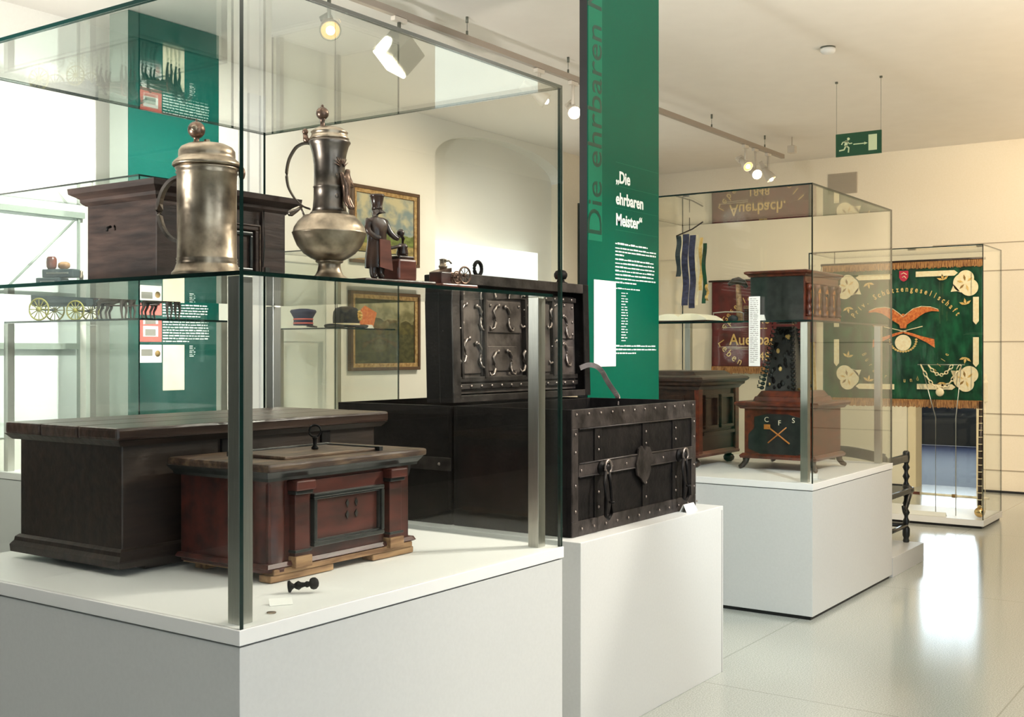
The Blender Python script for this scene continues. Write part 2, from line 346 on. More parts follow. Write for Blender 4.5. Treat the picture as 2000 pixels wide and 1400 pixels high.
def thing(name, label, cat, loc=(0, 0, 0), rz=0, group=None):
    o = bpy.data.objects.new(name, None); COL.objects.link(o); o.location = loc; o.rotation_euler = (0, 0, rz)
    o.empty_display_size = 0.1; o['label'] = label; o['category'] = cat
    if group: o['group'] = group
    return o
def struct(o): o['kind'] = 'structure'; return o
def tag(o, label, cat, group=None):
    o['label'] = label; o['category'] = cat
    if group: o['group'] = group
    return o
def dup(root, loc, rz=0, label=None, parent=None):
    r = root.copy(); COL.objects.link(r)
    if parent is None: r.location = loc; r.rotation_euler = (0, 0, rz)
    else: r.parent = parent
    if label: r['label'] = label
    for ch in list(root.children): dup(ch, None, parent=r)
    return r
def skin(name, nodes, edges, m, parent=None, loc=(0, 0, 0), sub=1, root=0):
    """one continuous skinned body; nodes: (x,y,z,r)"""
    me = bpy.data.meshes.new(name); me.from_pydata([n[:3] for n in nodes], edges, [])
    o = bpy.data.objects.new(name, me); COL.objects.link(o); o.location = loc
    if parent: o.parent = parent
    md = o.modifiers.new('skin', 'SKIN'); md.use_smooth_shade = True
    for i, n in enumerate(nodes):
        r = n[3]; sv = me.skin_vertices[0].data[i]; sv.radius = (r, r) if not isinstance(r, tuple) else r; sv.use_root = (i == root)
    if sub: ms = o.modifiers.new('sub', 'SUBSURF'); ms.levels = sub; ms.render_levels = sub
    bpy.context.view_layer.update()
    ev = o.evaluated_get(bpy.context.evaluated_depsgraph_get())
    nm = bpy.data.meshes.new_from_object(ev); o.modifiers.clear(); o.data = nm; nm.name = name
    nm.materials.clear(); nm.materials.append(m)
    for p in nm.polygons: p.use_smooth = True
    bpy.data.meshes.remove(me)
    return o
def wordlines(b, X, Y, org, w, n, dy, h, m, last=0.6, seed=1, minw=0.012, maxw=0.05):
    """rows of short word-like bars standing for print too small to read"""
    rnd = random.Random(seed); X = Vector(X); Y = Vector(Y); O = Vector(org); Z = X.cross(Y)*0.001
    for i in range(n):
        x = 0; lim = w * (last if i == n-1 else rnd.uniform(0.93, 1.0))
        while x < lim:
            ww = min(rnd.uniform(minw, maxw), lim-x)
            if ww < minw*0.5: break
            p = O + X*x - Y*(i*dy); hh = h*rnd.choice((.55, .7, .7, .85))
            b.prism([p, p+X*ww, p+X*ww+Y*hh, p+Y*hh], Z, m)
            x += ww + minw*0.6

# ------------------------------------------------------------------ the room
RX0, RX1, RY0, RY1, CZ = -4.0, 12.97, -4.0, 6.89, 3.76
struct(B().box(RX0-.3, RX1+.3, RY0-.3, RY1+.6, -0.2, 0, M['floor']).build('floor'))
struct(B().box(RX0-.3, RX1+.3, RY0-.3, RY1+.6, CZ, CZ+.2, M['ceil']).build('ceiling'))
struct(B().box(RX0-.3, RX1+.3, RY0-.3, RY0, 0, CZ, M['darkwall']).build('wall_right'))
struct(B().box(RX0-.3, RX0, RY0, RY1, 0, CZ, M['darkwall']).build('wall_near'))
# far end wall with a doorway
DY0, DY1, DZ = 2.94, 3.58, 2.1
b = B(); b.box(RX1, RX1+.2, RY0, DY0, 0, CZ, M['wall']).box(RX1, RX1+.2, DY1, RY1+.3, 0, CZ).box(RX1, RX1+.2, DY0, DY1, DZ, CZ)
struct(b.build('wall_far'))
b = B(); b.box(RX1-.02, RX1+.22, DY1, DY1+.085, 0, DZ+.08, M['door']).box(RX1-.02, RX1+.22, DY0-.06, DY0, 0, DZ+.08).box(RX1-.02, RX1+.22, DY0-.06, DY1+.085, DZ, DZ+.08)
struct(b.build('trim_1'))
b = B()
for z in (2.374, 1.613, 0.84, 0.617, 0.237): b.box(RX1-.004, RX1+.001, RY0, DY0-.07, z-.006, z+.006, M['joint'])
b.box(RX1-.004, RX1+.001, RY0, 3.4, 2.667, 2.677)
b.box(RX1-.004, RX1+.001, 1.345, 1.355, 0, 2.66)
struct(b.build('trim_2'))
struct(B().box(RX1-.03, RX1, RY0, DY0-.07, 0, .022, M['black']).box(RX1-.03, RX1, DY1+.09, RY1, 0, .022).build('baseboard_far'))
# the blue room beyond the doorway
struct(B().box(RX1+.2, 19, 0.5, 7.3, -.2, -.002, M['blueflo']).build('floor_beyond'))
struct(B().box(19, 19.1, .5, 7.3, 0, CZ, M['darkblue']).box(RX1+.2, 19, .4, .5, 0, CZ).box(RX1+.2, 19, 7.3, 7.4, 0, CZ).box(RX1+.2, 19.1, .4, 7.4, CZ, CZ+.1).build('wall_beyond'))
struct(B().box(18.9, 19, 3.6, 6.2, 1.0, 2.9, M['dayglow']).build('window_3'))
# left wall with an arched niche
NX0, NX1 = 8.56, 10.86
struct(B().box(RX0-.3, 1.6, RY1, RY1+.3, 0, CZ, M['darkwall']).build('wall_left_near'))  # unseen stretch split off and darkened for the reflections in the glass
b = B(); b.box(1.6, NX0, RY1, RY1+.3, 0, CZ, M['wallleft']).box(NX1, RX1+.2, RY1, RY1+.3, 0, CZ, M['wall']).box(NX0, NX1, RY1+.16, RY1+.3, 0, CZ)
arch = [(NX0, RY1, CZ), (NX0, RY1, 3.40)]
for k in range(0, 21):
    a = pi - pi*k/20; arch.append(((NX0+NX1)/2 + (NX1-NX0)/2*cos(a), RY1, 3.40 + .30*sin(a)))
arch.append((NX1, RY1, CZ)); b.prism(arch[:1]+arch[1:], (0, .16, 0))
struct(b.build('wall_left'))
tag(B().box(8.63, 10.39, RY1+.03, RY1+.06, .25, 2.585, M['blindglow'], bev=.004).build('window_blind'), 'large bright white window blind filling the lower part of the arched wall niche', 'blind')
b = B()
for x0, x1 in ((6.10, 6.165), (6.19, 6.29), (6.31, 6.36)): b.box(x0, x1, RY1-.03, RY1, 0, 3.55, M['lamtop'])
struct(b.build('trim_3'))
# window with a blind in the left wall
b = B(); b.box(2.6, 4.66, RY1-.012, RY1, .95, 2.41, M['blind']); struct(b.build('window_1'))
b = B(); b.box(2.6, 4.70, RY1-.05, RY1-.012, 2.41, 2.45, M['greygreen']).box(2.6, 4.64, RY1-.06, RY1-.012, 1.52, 1.56).box(4.66, 4.675, RY1-.03, RY1, .9, 2.43)
b.tube([(4.64, RY1-.02, 2.40), (4.16, RY1-.02, 1.93)], .008)  # diagonal rod modelled in place of a shadow line on the blind
struct(b.build('trim_4'))
# windows behind the visitor (seen only in reflections)
b = B(); b.box(-3.99, -3.97, 1.5, 4.9, .8, 3.1, glow('window_day', (0.8, 0.93, 1.0), 0.25)); struct(b.build('window_2'))
for i, x in enumerate((-1.2, 2.6)):
    struct(B().box(x-1.1, x+1.1, -3.99, -3.97, .8, 3.1, glow('window_day_%d' % i, (0.85, 0.93, 1.0), 1.6)).build('window_%d' % (4+i)))
# vent, smoke detector, exit sign
t = thing('vent_grille', 'square beige ventilation grille high on the far wall', 'vent', (12.97, 4.41, 3.447))
B().box(-.012, 0, -.17, .17, -.12, .12, M['vent'], bev=.003).build('frame', parent=t)
b = B()
for k in range(11): b.box(-.018, -.010, -.15, .15, -.105+k*.02, -.097+k*.02, M['vent'])
b.build('slats', parent=t)
t = thing('smoke_detector', 'round smoke detector on the ceiling', 'smoke detector', (8.26, 2.92, CZ))
B().lathe([(.055, -.012), (.055, 0)], M['lampgrey'], 24).build('base', parent=t)
B().lathe([(.025, -.05), (.045, -.045), (.055, -.03), (.055, -.012)], M['lamtop'], 24).build('sensor_head', parent=t)
t = thing('exit_sign', 'green emergency exit sign with running figure, arrow and door, hanging on two wires', 'exit sign', (9.37, 3.053, 3.13))
B().box(-.008, .008, -.19, .19, 0, .19, M['exitgreen'], bev=.002).build('sign_board', parent=t)
for y in (.185, -.185):
    b = B(); b.tube([(0, y, .19), (0, y, .63)], .0016, M['lampgrey'], 5); b.lathe([(.012, .615), (.012, .63)], M['lampgrey'], 10, c=(0, y, 0)); b.build('hanging_wire', parent=t)
# pictogram on the face towards the visitor; screen right is -y
def ex(u, v): return (-.0095, .19-u, v)
b = B(); V = (-.001, 0, 0)
b.prism([ex(.275, .03), ex(.345, .03), ex(.345, .16), ex(.275, .16)], V, M['exitlight'])
b.prism([ex(.15, .089), ex(.245, .089), ex(.245, .097), ex(.15, .097)], V); b.prism([ex(.24, .081), ex(.268, .093), ex(.24, .105)], V)
b.build('pictogram', parent=t)
b = B()
b.lathe([(.012, 0), (.012, .001)], M['exitlight'], 14, c=ex(.108, .142), axis=(-1, 0, 0))
def limb(p, q, w):
    P = Vector(ex(*p)); Q = Vector(ex(*q)); d = (Q-P).normalized(); n = Vector((0, -d.z, d.y))*w/2
    b.prism([P-n, Q-n, Q+n, P+n], V)
limb((.095, .128), (.085, .085), .026); limb((.095, .122), (.062, .118), .009); limb((.062, .120), (.05, .098), .009)
limb((.098, .122), (.118, .100), .009); limb((.118, .102), (.140, .104), .009)
limb((.088, .088), (.072, .055), .012); limb((.074, .055), (.030, .050), .011); limb((.088, .088), (.112, .068), .012); limb((.112, .070), (.108, .028), .011)
b.build('running_figure', parent=t)

# ------------------------------------------------------------------ lighting track and its lamps
TY, TZ = 4.65, 3.61
t = thing('lighting_track', 'long pale ceiling lighting track hanging on wires above the cases', 'track', (0, TY, TZ))
B().box(1.4, 11.75, -.020, .020, -.022, .022, M['trackw'], bev=.003).build('rail', parent=t)
for x in (3.5, 4.85, 6.12, 7.40, 8.68, 9.96, 11.25):
    b = B(); b.tube([(x, 0, .02), (x, 0, CZ-TZ)], .0022, M['lampgrey'], 5); b.lathe([(.008, .02), (.008, .055)], M['lampgrey'], 8, c=(x, 0, 0)); b.lathe([(.010, CZ-TZ-.04), (.010, CZ-TZ)], M['lampgrey'], 8, c=(x, 0, 0)); b.build('suspension_wire', parent=t)
def track_lamp(x, drop, aim, label, grp='spotlights on the lighting track', white=False, y=TY, z=TZ, r=.055, power=0, angle=45, hot=False, body=True):
    """lamp head hanging from the rail, aimed along the vector aim"""
    hm = M['lampwhite'] if white else M['lampgrey']
    t = thing('track_spotlight', label, 'spotlight', (x, y, z-.024), group=grp)
    B().box(-.05, .05, -.018, .018, -.03, 0, hm, bev=.004).build('adapter', parent=t)
    B().tube([(0, 0, -.03), (0, 0, -drop)], .012, hm, 10).build('stem', parent=t)
    a = Vector(aim).normalized(); c = Vector((0, 0, -drop))
    B().lathe([(.022, -.10), (.028, -.10), (.030, -.04), (r*.8, 0), (r, .045), (r, .065), (r*.90, .065), (r*.85, .03)], hm, 22, c=c, axis=a, cap=True).build('lamp_head', parent=t)
    B().lathe([(r*.45, -.005), (r*.86, .055), (r*.86, .058)], M['bulbhot'] if hot else M['bulb'], 22, c=c, axis=a).build('lens', parent=t)
    B().ball(c + a*.060, r*.42, M['bulbhot'], 14).build('filament', parent=t)
    B().box(-.035, .035, -.02, .02, -.155, -.075, hm, bev=.004, rot=Vector((0, 0, 1)).rotation_difference(a).to_matrix(), piv=(0, 0, 0)).build('transformer', parent=t).location = c
    if power: spot('lamp_light', Vector((x, y, z-.024)) + c + a*.08, Vector((x, y, z)) + c + a*3, power, angle, .6)
    return t
track_lamp(4.80, .20, (-1.2, -1.6, -1.5), 'grey spotlight glowing above the pewter flagon, seen through the glass top', power=0, r=.062)
track_lamp(7.00, .20, (.9, -1.0, -.9), 'pale spotlight right of the tall case edge, turned away down the aisle', white=True)
track_lamp(7.47, .22, (-1.2, -1.2, -1.0), 'spotlight shining brightly at the corner of the near glass case', white=True, hot=True)
for x, d, aim, lb in ((10.75, .19, (-.7, -1, -.8), 'leftmost spotlight of the three at the far end of the track'), (11.0, .25, (-1.4, -1.3, -.8), 'middle and brightest spotlight of the three at the far end of the track'), (11.34, .22, (.2, -1, -1.6), 'rightmost spotlight of the three at the far end of the track')):
    track_lamp(x, d, aim, lb, white=True, hot='middle' in lb)
t = thing('speaker_box', 'small white box hung beside the far end of the lighting track', 'box', (11.50, 4.45, 3.76))
B().box(-.04, .04, -.04, .04, -.17, -.09, M['lampwhite'], bev=.01).tube([(0, 0, -.09), (0, 0, 0)], .006).build('housing', parent=t)
# flood lamp nearer the visitor, on a second rail above the near case
t = thing('flood_lamp', 'big grey box flood lamp on the ceiling track, seen through the glass top', 'flood lamp', (5.42, TY, TZ-.024))
B().box(-.06, .06, -.018, .018, -.03, 0, M['lampwhite'], bev=.004).tube([(0, 0, -.03), (0, 0, -.12)], .012, M['lampgrey']).build('stem', parent=t)
Rl = Vector((0, 0, -1)).rotation_difference(Vector((-.45, .45, -.75)).normalized()).to_matrix()
hd = B().box(-.095, .095, -.095, .095, -.30, -.12, M['lampgrey'], bev=.012, rot=Rl, piv=(0, 0, -.22)).build('housing', parent=t)
B().box(-.090, .090, -.090, .090, -.325, -.302, M['bulbhot'], bev=.006, rot=Rl, piv=(0, 0, -.22)).build('lens', parent=t)

# ------------------------------------------------------------------ glass cases
def glass_case(name, label, X0, X1, Y0, Y1, zp, zt, shelf=None, posts=(), kick=True, gt=.009, slab=.038, sy1=None, basem=None, group='glass display cases'):
    W_, D_ = X1-X0, Y1-Y0
    t = thing(name, label, 'display case', (X0, Y0, 0), group=group)
    kz = .022 if kick else 0
    if kick: B().box(.02, W_-.02, .02, D_-.02, 0, kz, M['black']).build('kick_base', parent=t)
    if zp > .2:
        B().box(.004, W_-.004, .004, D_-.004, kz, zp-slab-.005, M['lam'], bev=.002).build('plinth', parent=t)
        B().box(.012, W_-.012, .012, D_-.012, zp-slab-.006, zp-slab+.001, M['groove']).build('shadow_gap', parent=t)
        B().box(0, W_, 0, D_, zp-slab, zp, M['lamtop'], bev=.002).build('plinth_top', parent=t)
    else:
        B().box(0, W_, 0, D_, kz, zp, M['lamtop'], bev=.002).build('plinth', parent=t)
    i = .004; g = gt
    def pane(x0, x1, y0, y1, z0, z1, ax):
        b = B(); b.mats = [M['glass'], M['glassedge']]
        b.box(x0, x1, y0, y1, z0, z1, M['glass'])
        for f in b.bm.faces:
            n = [abs(c) for c in f.normal]; f.normal_update(); n = [abs(c) for c in f.normal]
            if n[ax] < .5: f.material_index = 1
        return b.build('glass_pane', parent=t)
    z1 = zt - g
    pane(i, i+g, i, D_-i, zp, z1, 0); pane(W_-i-g, W_-i, i, D_-i, zp, z1, 0)
    pane(i+g+.0006, W_-i-g-.0006, i, i+g, zp, z1, 1); pane(i+g+.0006, W_-i-g-.0006, D_-i-g, D_-i, zp, z1, 1)
    pane(i, W_-i, i, D_-i, z1+.0004, zt, 2)
    if shelf:
        b = B(); b.mats = [M['glass'], M['glassedge']]; sd = sy1 or D_-.03
        b.box(.03, W_-.03, .025, sd, shelf-.011, shelf, M['glass'])
        for f in b.bm.faces:
            f.normal_update()
            if abs(f.normal.z) < .5: f.material_index = 1
        b.build('glass_shelf', parent=t)
    for px, py in posts:
        B().box(px-.0215, px+.0215, py-.0215, py+.0215, zp, shelf-.0115, M['steel'], bev=.002).build('steel_post', parent=t)
    return t
A0, A1, AY0, AY1 = 1.87, 3.3275, 2.108, 3.59
glass_case('display_case', 'nearest glass display case on a white plinth, holding the two old guild chests', A0, A1, AY0, AY1,   .8295, 2.42, 1.70,
           [(.058, .062), (1.40, .075), (1.425, 1.40), (.058, 1.40)], sy1=1.36, gt=.0115)
glass_case('display_case', 'glass display case behind the black iron chest, holding carved chests and a red-brown cassette', 6.164, 7.655, 2.2645, 3.81, .765, 2.446, 1.683,
           [(.07, .07), (1.42, .075), (1.42, 1.46), (.07, 1.46)])
glass_case('display_case', 'glass case with the model wagon and horses, at the back left', 3.75, 4.40, 5.0, 6.32, .80, 2.43, 1.68, [(.60, .05), (.05, 1.27), (.60, 1.27)])
glass_case('display_case', 'glass case holding the two uniform hats, under the landscape paintings', 6.36, 7.12, 6.10, 6.80, .80, 2.30, 1.69, [(.05, .65), (.71, .65)])
glass_case('display_case', 'tall floor-standing glass case holding the embroidered green banner', 10.19, 10.9, 2.2548, 3.79, .075, 2.417, kick=True)

# open plinth with the iron chest
t = thing('display_plinth', 'plain white plinth carrying the open black iron chest', 'plinth', (3.678, 2.2555, 0))
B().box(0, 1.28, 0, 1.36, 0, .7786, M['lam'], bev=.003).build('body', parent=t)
B().box(1.262, 1.266, -.0008, .01, .0, .76, M['groove']).build('panel_joint', parent=t)
t = thing('low_platform', 'low beige floor platform under the carved black chair', 'platform', (7.67, 2.27, 0))
B().box(0, .745, 0, 1.3, 0, .13, M['lam'], bev=.002).build('body', parent=t)
B().box(.0, .60, .245, .249, .1302, .1306, M['groove']).build('panel_joint', parent=t)

# ------------------------------------------------------------------ near case: the two old chests
t = thing('guild_chest', 'big dark-brown wooden chest with overhanging plank lid, at the back of the near case', 'chest', (2.13, 2.92, .8300))
b = B(); b.mats = [M['bigwood']]
b.box(0, 1.13, 0, .53, .030, .40, M['bigwood'], bev=.006)
b.build('body', parent=t)
B().moulding(0, 1.13, 0, .53, [(.022, .022), (.024, .045), (.014, .058), (.012, .070), (.002, .078)], M['bigwood']).build('base_moulding', parent=t)
b = B(); b.mats = [M['lidwood']]
for k in range(3): b.box(-.045, 1.165, -.04+k*.196, -.04+(k+1)*.196-.003, .407, .445, M['lidwood'], bev=.009)
b.moulding(0, 1.13, 0, .53, [(.018, .388), (.036, .407)], M['bigwood'])
b.build('lid', parent=t)
for x in (.40, .86): B().box(x-.022, x+.022, -.010, .004, .30, .405, M['iron'], bev=.003).build('iron_strap', parent=t)
for x in (.22, .95):
    B().box(x-.12, x+.12, .02, .10, .0008, .030, M['bigwood'], bev=.006).build('foot', parent=t)
for x in (.22, .95): B().box(x-.12, x+.12, .40, .50, .0008, .030, M['bigwood'], bev=.006).build('foot', parent=t)

t = thing('guild_chest', 'small red-brown wooden chest with framed panel and iron lid ring, in the near case', 'chest', (2.285, 2.455, .8303))
L_, D_ = .65, .40
b = B(); b.mats = [M['redwood']]
b.box(.012, L_-.012, .012, D_, .028, .315, M['redwood'], bev=.004)
b.box(.135, .505, .006, .014, .055, .285, M['redwood'], bev=.002)
b.build('body', parent=t)
# large rounded corner pilaster and its neighbours
for x in (.055,):
    b = B(); b.lathe([(.055, .03), (.055, .045), (.047, .055), (.047, .285), (.056, .296), (.056, .31)], M['redwood'], 28, c=(x-.005, .050, 0)); b.build('corner_pilaster', parent=t)
for x in (.125, .545):
    b = B(); b.mats = [M['redwood']]
    b.box(x-.030, x+.030, -.012, .014, .066, .25, M['redwood'], bev=.003)
    b.box(x-.034, x+.034, -.018, .014, .078, .086, M['ebony'], bev=.002).box(x-.036, x+.036, -.022, .014, .25, .262, M['ebony'], bev=.003).box(x-.040, x+.040, -.030, .014, .262, .292, M['redwood'], bev=.005)
    b.box(x-.034, x+.034, -.020, .014, .034, .068, M['rawwood'], bev=.003)
    b.build('pilaster', parent=t)
b = B(); b.mats = [M['ebony']]
def frame(b, x0, x1, z0, z1, w, y0, y1, m):
    b.box(x0, x1, y0, y1, z1-w, z1, m, bev=.004).box(x0, x1, y0, y1, z0, z0+w, m, bev=.004).box(x0, x0+w, y0, y1, z0+w, z1-w, m, bev=.004).box(x1-w, x1, y0, y1, z0+w, z1-w, m, bev=.004)
frame(b, .175, .492, .085, .245, .014, -.012, .008, M['ebony']); frame(b, .189, .478, .099, .231, .006, -.004, .008, M['ebony'])
b.build('panel_frame', parent=t)
for x in (.335, .375):
    b = B(); b.mats = [M['ebony']]
    for dz in (0, .035):
        b.prism([(x-.008, .0045, .165+dz), (x, .0045, .150+dz), (x+.008, .0045, .165+dz), (x, .0045, .176+dz)], (0, -.0015, 0), M['ebony'])
    b.build('inlay_mark', parent=t)
b = B(); b.mats = [M['rawwood']]
b.box(.02, L_-.01, -.004, D_, .022, .040, M['rawwood'], bev=.004).moulding(0, L_, 0, D_, [(.0, .040), (.006, .044), (.0, .056)], M['redwood'])
b.build('base_board', parent=t)
b = B(); b.mats = [M['rawwood']]
b.box(.01, .27, .0, .05, .0008, .022, M['rawwood'], bev=.004); b.build('foot_block', parent=t)
b = B(); b.mats = [M['rawwood']]
b.box(.45, .65, .0, .05, .0008, .022, M['rawwood'], bev=.004); b.build('foot_block', parent=t)
B().box(.05, .60, .33, .38, .0008, .022, M['rawwood'], bev=.004).build('foot_block', parent=t)
b = B(); b.mats = [M['wornwood']]
b.moulding(0, L_, 0, D_, [(.008, .296), (.010, .305), (.020, .318), (.024, .325)], M['ebony'])
b.box(-.030, L_+.030, -.034, D_+.010, .325, .349, M['wornwood'], bev=.008)
b.build('lid', parent=t)
b = B(); b.mats = [M['bigwood']]
b.box(.10, .50, .035, .27, .3492, .359, M['wornwood'], bev=.003)
b.build('lid_panel', parent=t)
B().box(.085, .52, .255, .275, .3492, .365, M['ebony'], bev=.002).build('lid_batten', parent=t)
B().box(.502, .52, .02, .254, .3492, .363, M['ebony'], bev=.002).build('lid_batten', parent=t)
b = B(); b.lathe([(.010, .359), (.012, .364), (.006, .372), (.007, .392), (.010, .396), (.006, .401)], M['iron'], 14, c=(.34, .15, 0))
b.tube([(.34+.019*cos(2*pi*k/20)*.83, .15-.019*cos(2*pi*k/20)*.56, .418+.019*sin(2*pi*k/20)) for k in range(20)], .0032, M['iron'], 8, closed=True)
b.build('lid_ring', parent=t)

# small turned iron handle, card and coin on the plinth
t = thing('turned_handle', 'small black turned iron handle lying on the white plinth before the small chest', 'handle', (2.262, 2.298, .8303))
ax = Vector((.62, -.78, .12)).normalized()
b = B(); b.lathe([(.004, -.002), (.016, 0), (.017, .005), (.010, .010), (.006, .016), (.010, .022), (.013, .029), (.008, .036), (.006, .046), (.009, .051), (.008, .056), (.005, .060)], M['iron'], 18, c=(-.02, .03, .017), axis=ax)
b.build('shaft', parent=t)
b = B(); b.lathe([(.006, .058), (.014, .062), (.017, .069), (.016, .077), (.010, .083), (.003, .085)], M['iron'], 18, c=(-.02, .03, .017), axis=ax); b.build('end_knob', parent=t)
tag(B().prism([(2.095, 2.245, .830), (2.145, 2.21, .830), (2.165, 2.235, .842), (2.115, 2.27, .842)], (.0, .0, .0015), M['paper']).build('label_card'), 'small white card lying behind the near corner post', 'card')
tag(B().lathe([(.012, .8300), (.012, .8325)], M['pewter'], 20, c=(2.045, 2.185, 0)).build('coin'), 'small metal disc lying beside the near corner post', 'coin')

# ------------------------------------------------------------------ on the shelf of the near case
SH = 1.7004
# dark wooden cassette
t = thing('wooden_cassette', 'dark wooden box with overhanging lid and framed panels standing behind the pewter tankard', 'box', (2.114, 2.735, SH))
b = B(); b.mats = [M['boxwood']]
b.box(0, .50, 0, .33, 0, .262, M['boxwood'], bev=.003)
b.box(0, .02, -.003, .0, .0, .26, M['boxwood']).box(.40, .50, -.006, 0, 0, .262, M['boxwood'], bev=.002)
b.build('body', parent=t)
b = B(); b.mats = [M['boxwood']]
frame(b, .15, .385, .03, .20, .018, -.014, 0, M['boxwood']); frame(b, .172, .363, .052, .178, .012, -.008, 0, M['ebony']); frame(b, .15, .385, .03, .20, .004, -.018, -.012, M['wornwood'])
b.build('framed_panel', parent=t)
b = B(); b.mats = [M['boxwood']]
b.moulding(0, .50, 0, .33, [(.004, .245), (.015, .255), (.016, .265), (.026, .272), (.040, .280), (.042, .297)], M['boxwood'])
b.moulding(.05, .42, .04, .29, [(.012, .2972), (.012, .303), (0, .308)], M['boxwood'])
b.build('lid', parent=t)
b = B(); b.tube([(-.010, .20, .175), (-.022, .20, .17), (-.024, .20, .16)], .004, M['iron']); b.build('side_knob', parent=t)
b = B(); b.tube([(.405, -.009, .25), (.408, -.010, .15), (.402, -.009, .07)], .002, M['ebony']); b.box(.412, .43, -.009, -.005, .045, .07, M['ebony']); b.build('iron_hasp', parent=t)

# pewter tankard
t = thing('pewter_tankard', 'pewter lidded tankard with ball knob standing on the glass shelf corner', 'tankard', (1.985, 2.362, SH))
b = B(); b.lathe([(.090, 0), (.090, .006), (.083, .014), (.079, .026), (.0765, .032), (.0785, .035), (.0765, .038), (.0785, .042), (.0765, .046), (.076, .15), (.0765, .262), (.080, .266), (.077, .271), (.081, .276), (.081, .282)], M['pewter'], 56); b.build('body', parent=t)
b = B(); b.lathe([(.086, .283), (.0885, .286), (.087, .292), (.084, .296), (.076, .303), (.072, .307), (.073, .313), (.072, .325), (.066, .334), (.050, .342), (.020, .346), (.009, .347), (.007, .356)], M['pewter'], 56); b.build('lid', parent=t)
b = B(); b.mats = [M['bronze']]; b.ball((-.022, .015, .379), .0225, M['bronze'], 24); b.lathe([(.009, -.0005), (.008, .002), (.004, .003)], M['pewter'], 16, c=(-.022-.0175, .015-.0133, .380), axis=(-.78, -.6, .05)); b.lathe([(.012, .345), (.007, .350), (.008, .358), (.012, .361)], M['bronze'], 16, c=(-.022, .015, 0)); b.lathe([(.003, 0), (.002, .008)], M['bronze'], 10, c=(-.022, .015, .400)); b.build('ball_knob', parent=t)
ha = Vector((-.40, .92, 0)).normalized(); pts = []
for k in range(17):
    a = radians(85 - k*170/16); pts.append(ha*(.074 + .062*cos(a)) + Vector((0, 0, .175 + .085*sin(a))))
B().tube(pts, .006, M['pewterdark'], flat=(.010, .004)).build('handle', parent=t)
b = B(); tr = Vector((.62, -.60, 0)).normalized(); b.ball(tr*.089 + Vector((0, 0, .270)), .013, M['bronze'], 14, sc=(.7, .7, 1.4)); b.build('thumb_piece', parent=t)

# pewter flagon
t = thing('pewter_flagon', 'tall bulbous pewter flagon with long neck, strap handle and applied figures', 'flagon', (2.388, 2.312, SH)); k_ = .00149
prof = [(39, 0), (40, .004), (37, .012), (27, .022), (23, .034), (21, .050), (22, .055), (26, .058), (27, .062)]
b = B(); b.lathe([(r*k_, z) for r, z in prof], M['pewter'], 48); b.build('foot', parent=t)
prof = [(24, .062), (36, .070), (50, .084), (62, .106), (68, .127), (71, .140), (72, .1425), (70, .145), (68, .158), (60, .176), (51, .188), (51, .191), (40, .194), (35, .203)]
b = B(); b.lathe([(r*k_, z) for r, z in prof], M['pewter'], 56); b.build('belly', parent=t)
prof = [(34, .200), (32, .215), (30.5, .240), (30, .272), (31.5, .274), (30, .277), (29.5, .310), (30, .340), (33, .370), (37, .392), (41, .402), (40, .406), (37, .410)]
b = B(); b.lathe([(r*k_, z) for r, z in prof], M['pewterdark'], 48); b.build('neck', parent=t)
prof = [(37, .4105), (38, .414), (35, .420), (34, .428), (36, .432), (31, .438), (24, .445), (10, .448), (4, .449)]
b = B(); b.lathe([(r*k_, z) for r, z in prof], M['pewter'], 48); b.build('lid', parent=t)
b = B(); b.mats = [M['bronze']]; kc = (-.016, .012, 0)
b.lathe([(.012, .444), (.007, .450), (.0065, .466), (.010, .470)], M['bronze'], 16, c=kc); b.ball((kc[0], kc[1], .486), .0185, M['bronze'], 20); b.lathe([(.004, .503), (.0045, .508), (.001, .512)], M['bronze'], 12, c=kc); b.build('ball_knob', parent=t)
hd = Vector((-.56, .83, 0)).normalized()
ctl = [(.050, .400), (.075, .402), (.098, .390), (.118, .355), (.125, .315), (.120, .275), (.100, .240), (.075, .218), (.056, .212)]
pts = []
for i in range(len(ctl)-1):
    for q in range(4):
        u = q/4; pts.append(hd*(ctl[i][0]*(1-u)+ctl[i+1][0]*u) + Vector((0, 0, ctl[i][1]*(1-u)+ctl[i+1][1]*u)))
pts.append(hd*ctl[-1][0] + Vector((0, 0, ctl[-1][1])))
for _ in range(2): pts = [pts[0]] + [(pts[i-1]+pts[i]*2+pts[i+1])/4 for i in range(1, len(pts)-1)] + [pts[-1]]
B().tube(pts, .006, M['pewterdark'], flat=(.0095, .0025)).build('handle', parent=t)
b = B(); b.tube([hd*.078+Vector((0, 0, .220)), hd*.095+Vector((0, 0, .208)), hd*.112+Vector((0, 0, .200)), hd*.120+Vector((0, 0, .196))], [.003, .006, .010, .005], M['pewterdark'], 10); b.tube([hd*.085+Vector((0, 0, .222)), hd*.078+Vector((0, 0, .205)), hd*.070+Vector((0, 0, .188))], .003, M['pewterdark'], 8); b.build('handle_leaf', parent=t)
b = B(); b.tube([hd*.055+Vector((0, 0, .405)), hd*.068+Vector((0, 0, .412)), hd*.070+Vector((0, 0, .428))], [.010, .009, .007], M['bronze'], 10); b.ball(hd*.070+Vector((0, 0, .435)), .009, M['bronze'], 12); b.build('thumb_piece', parent=t)
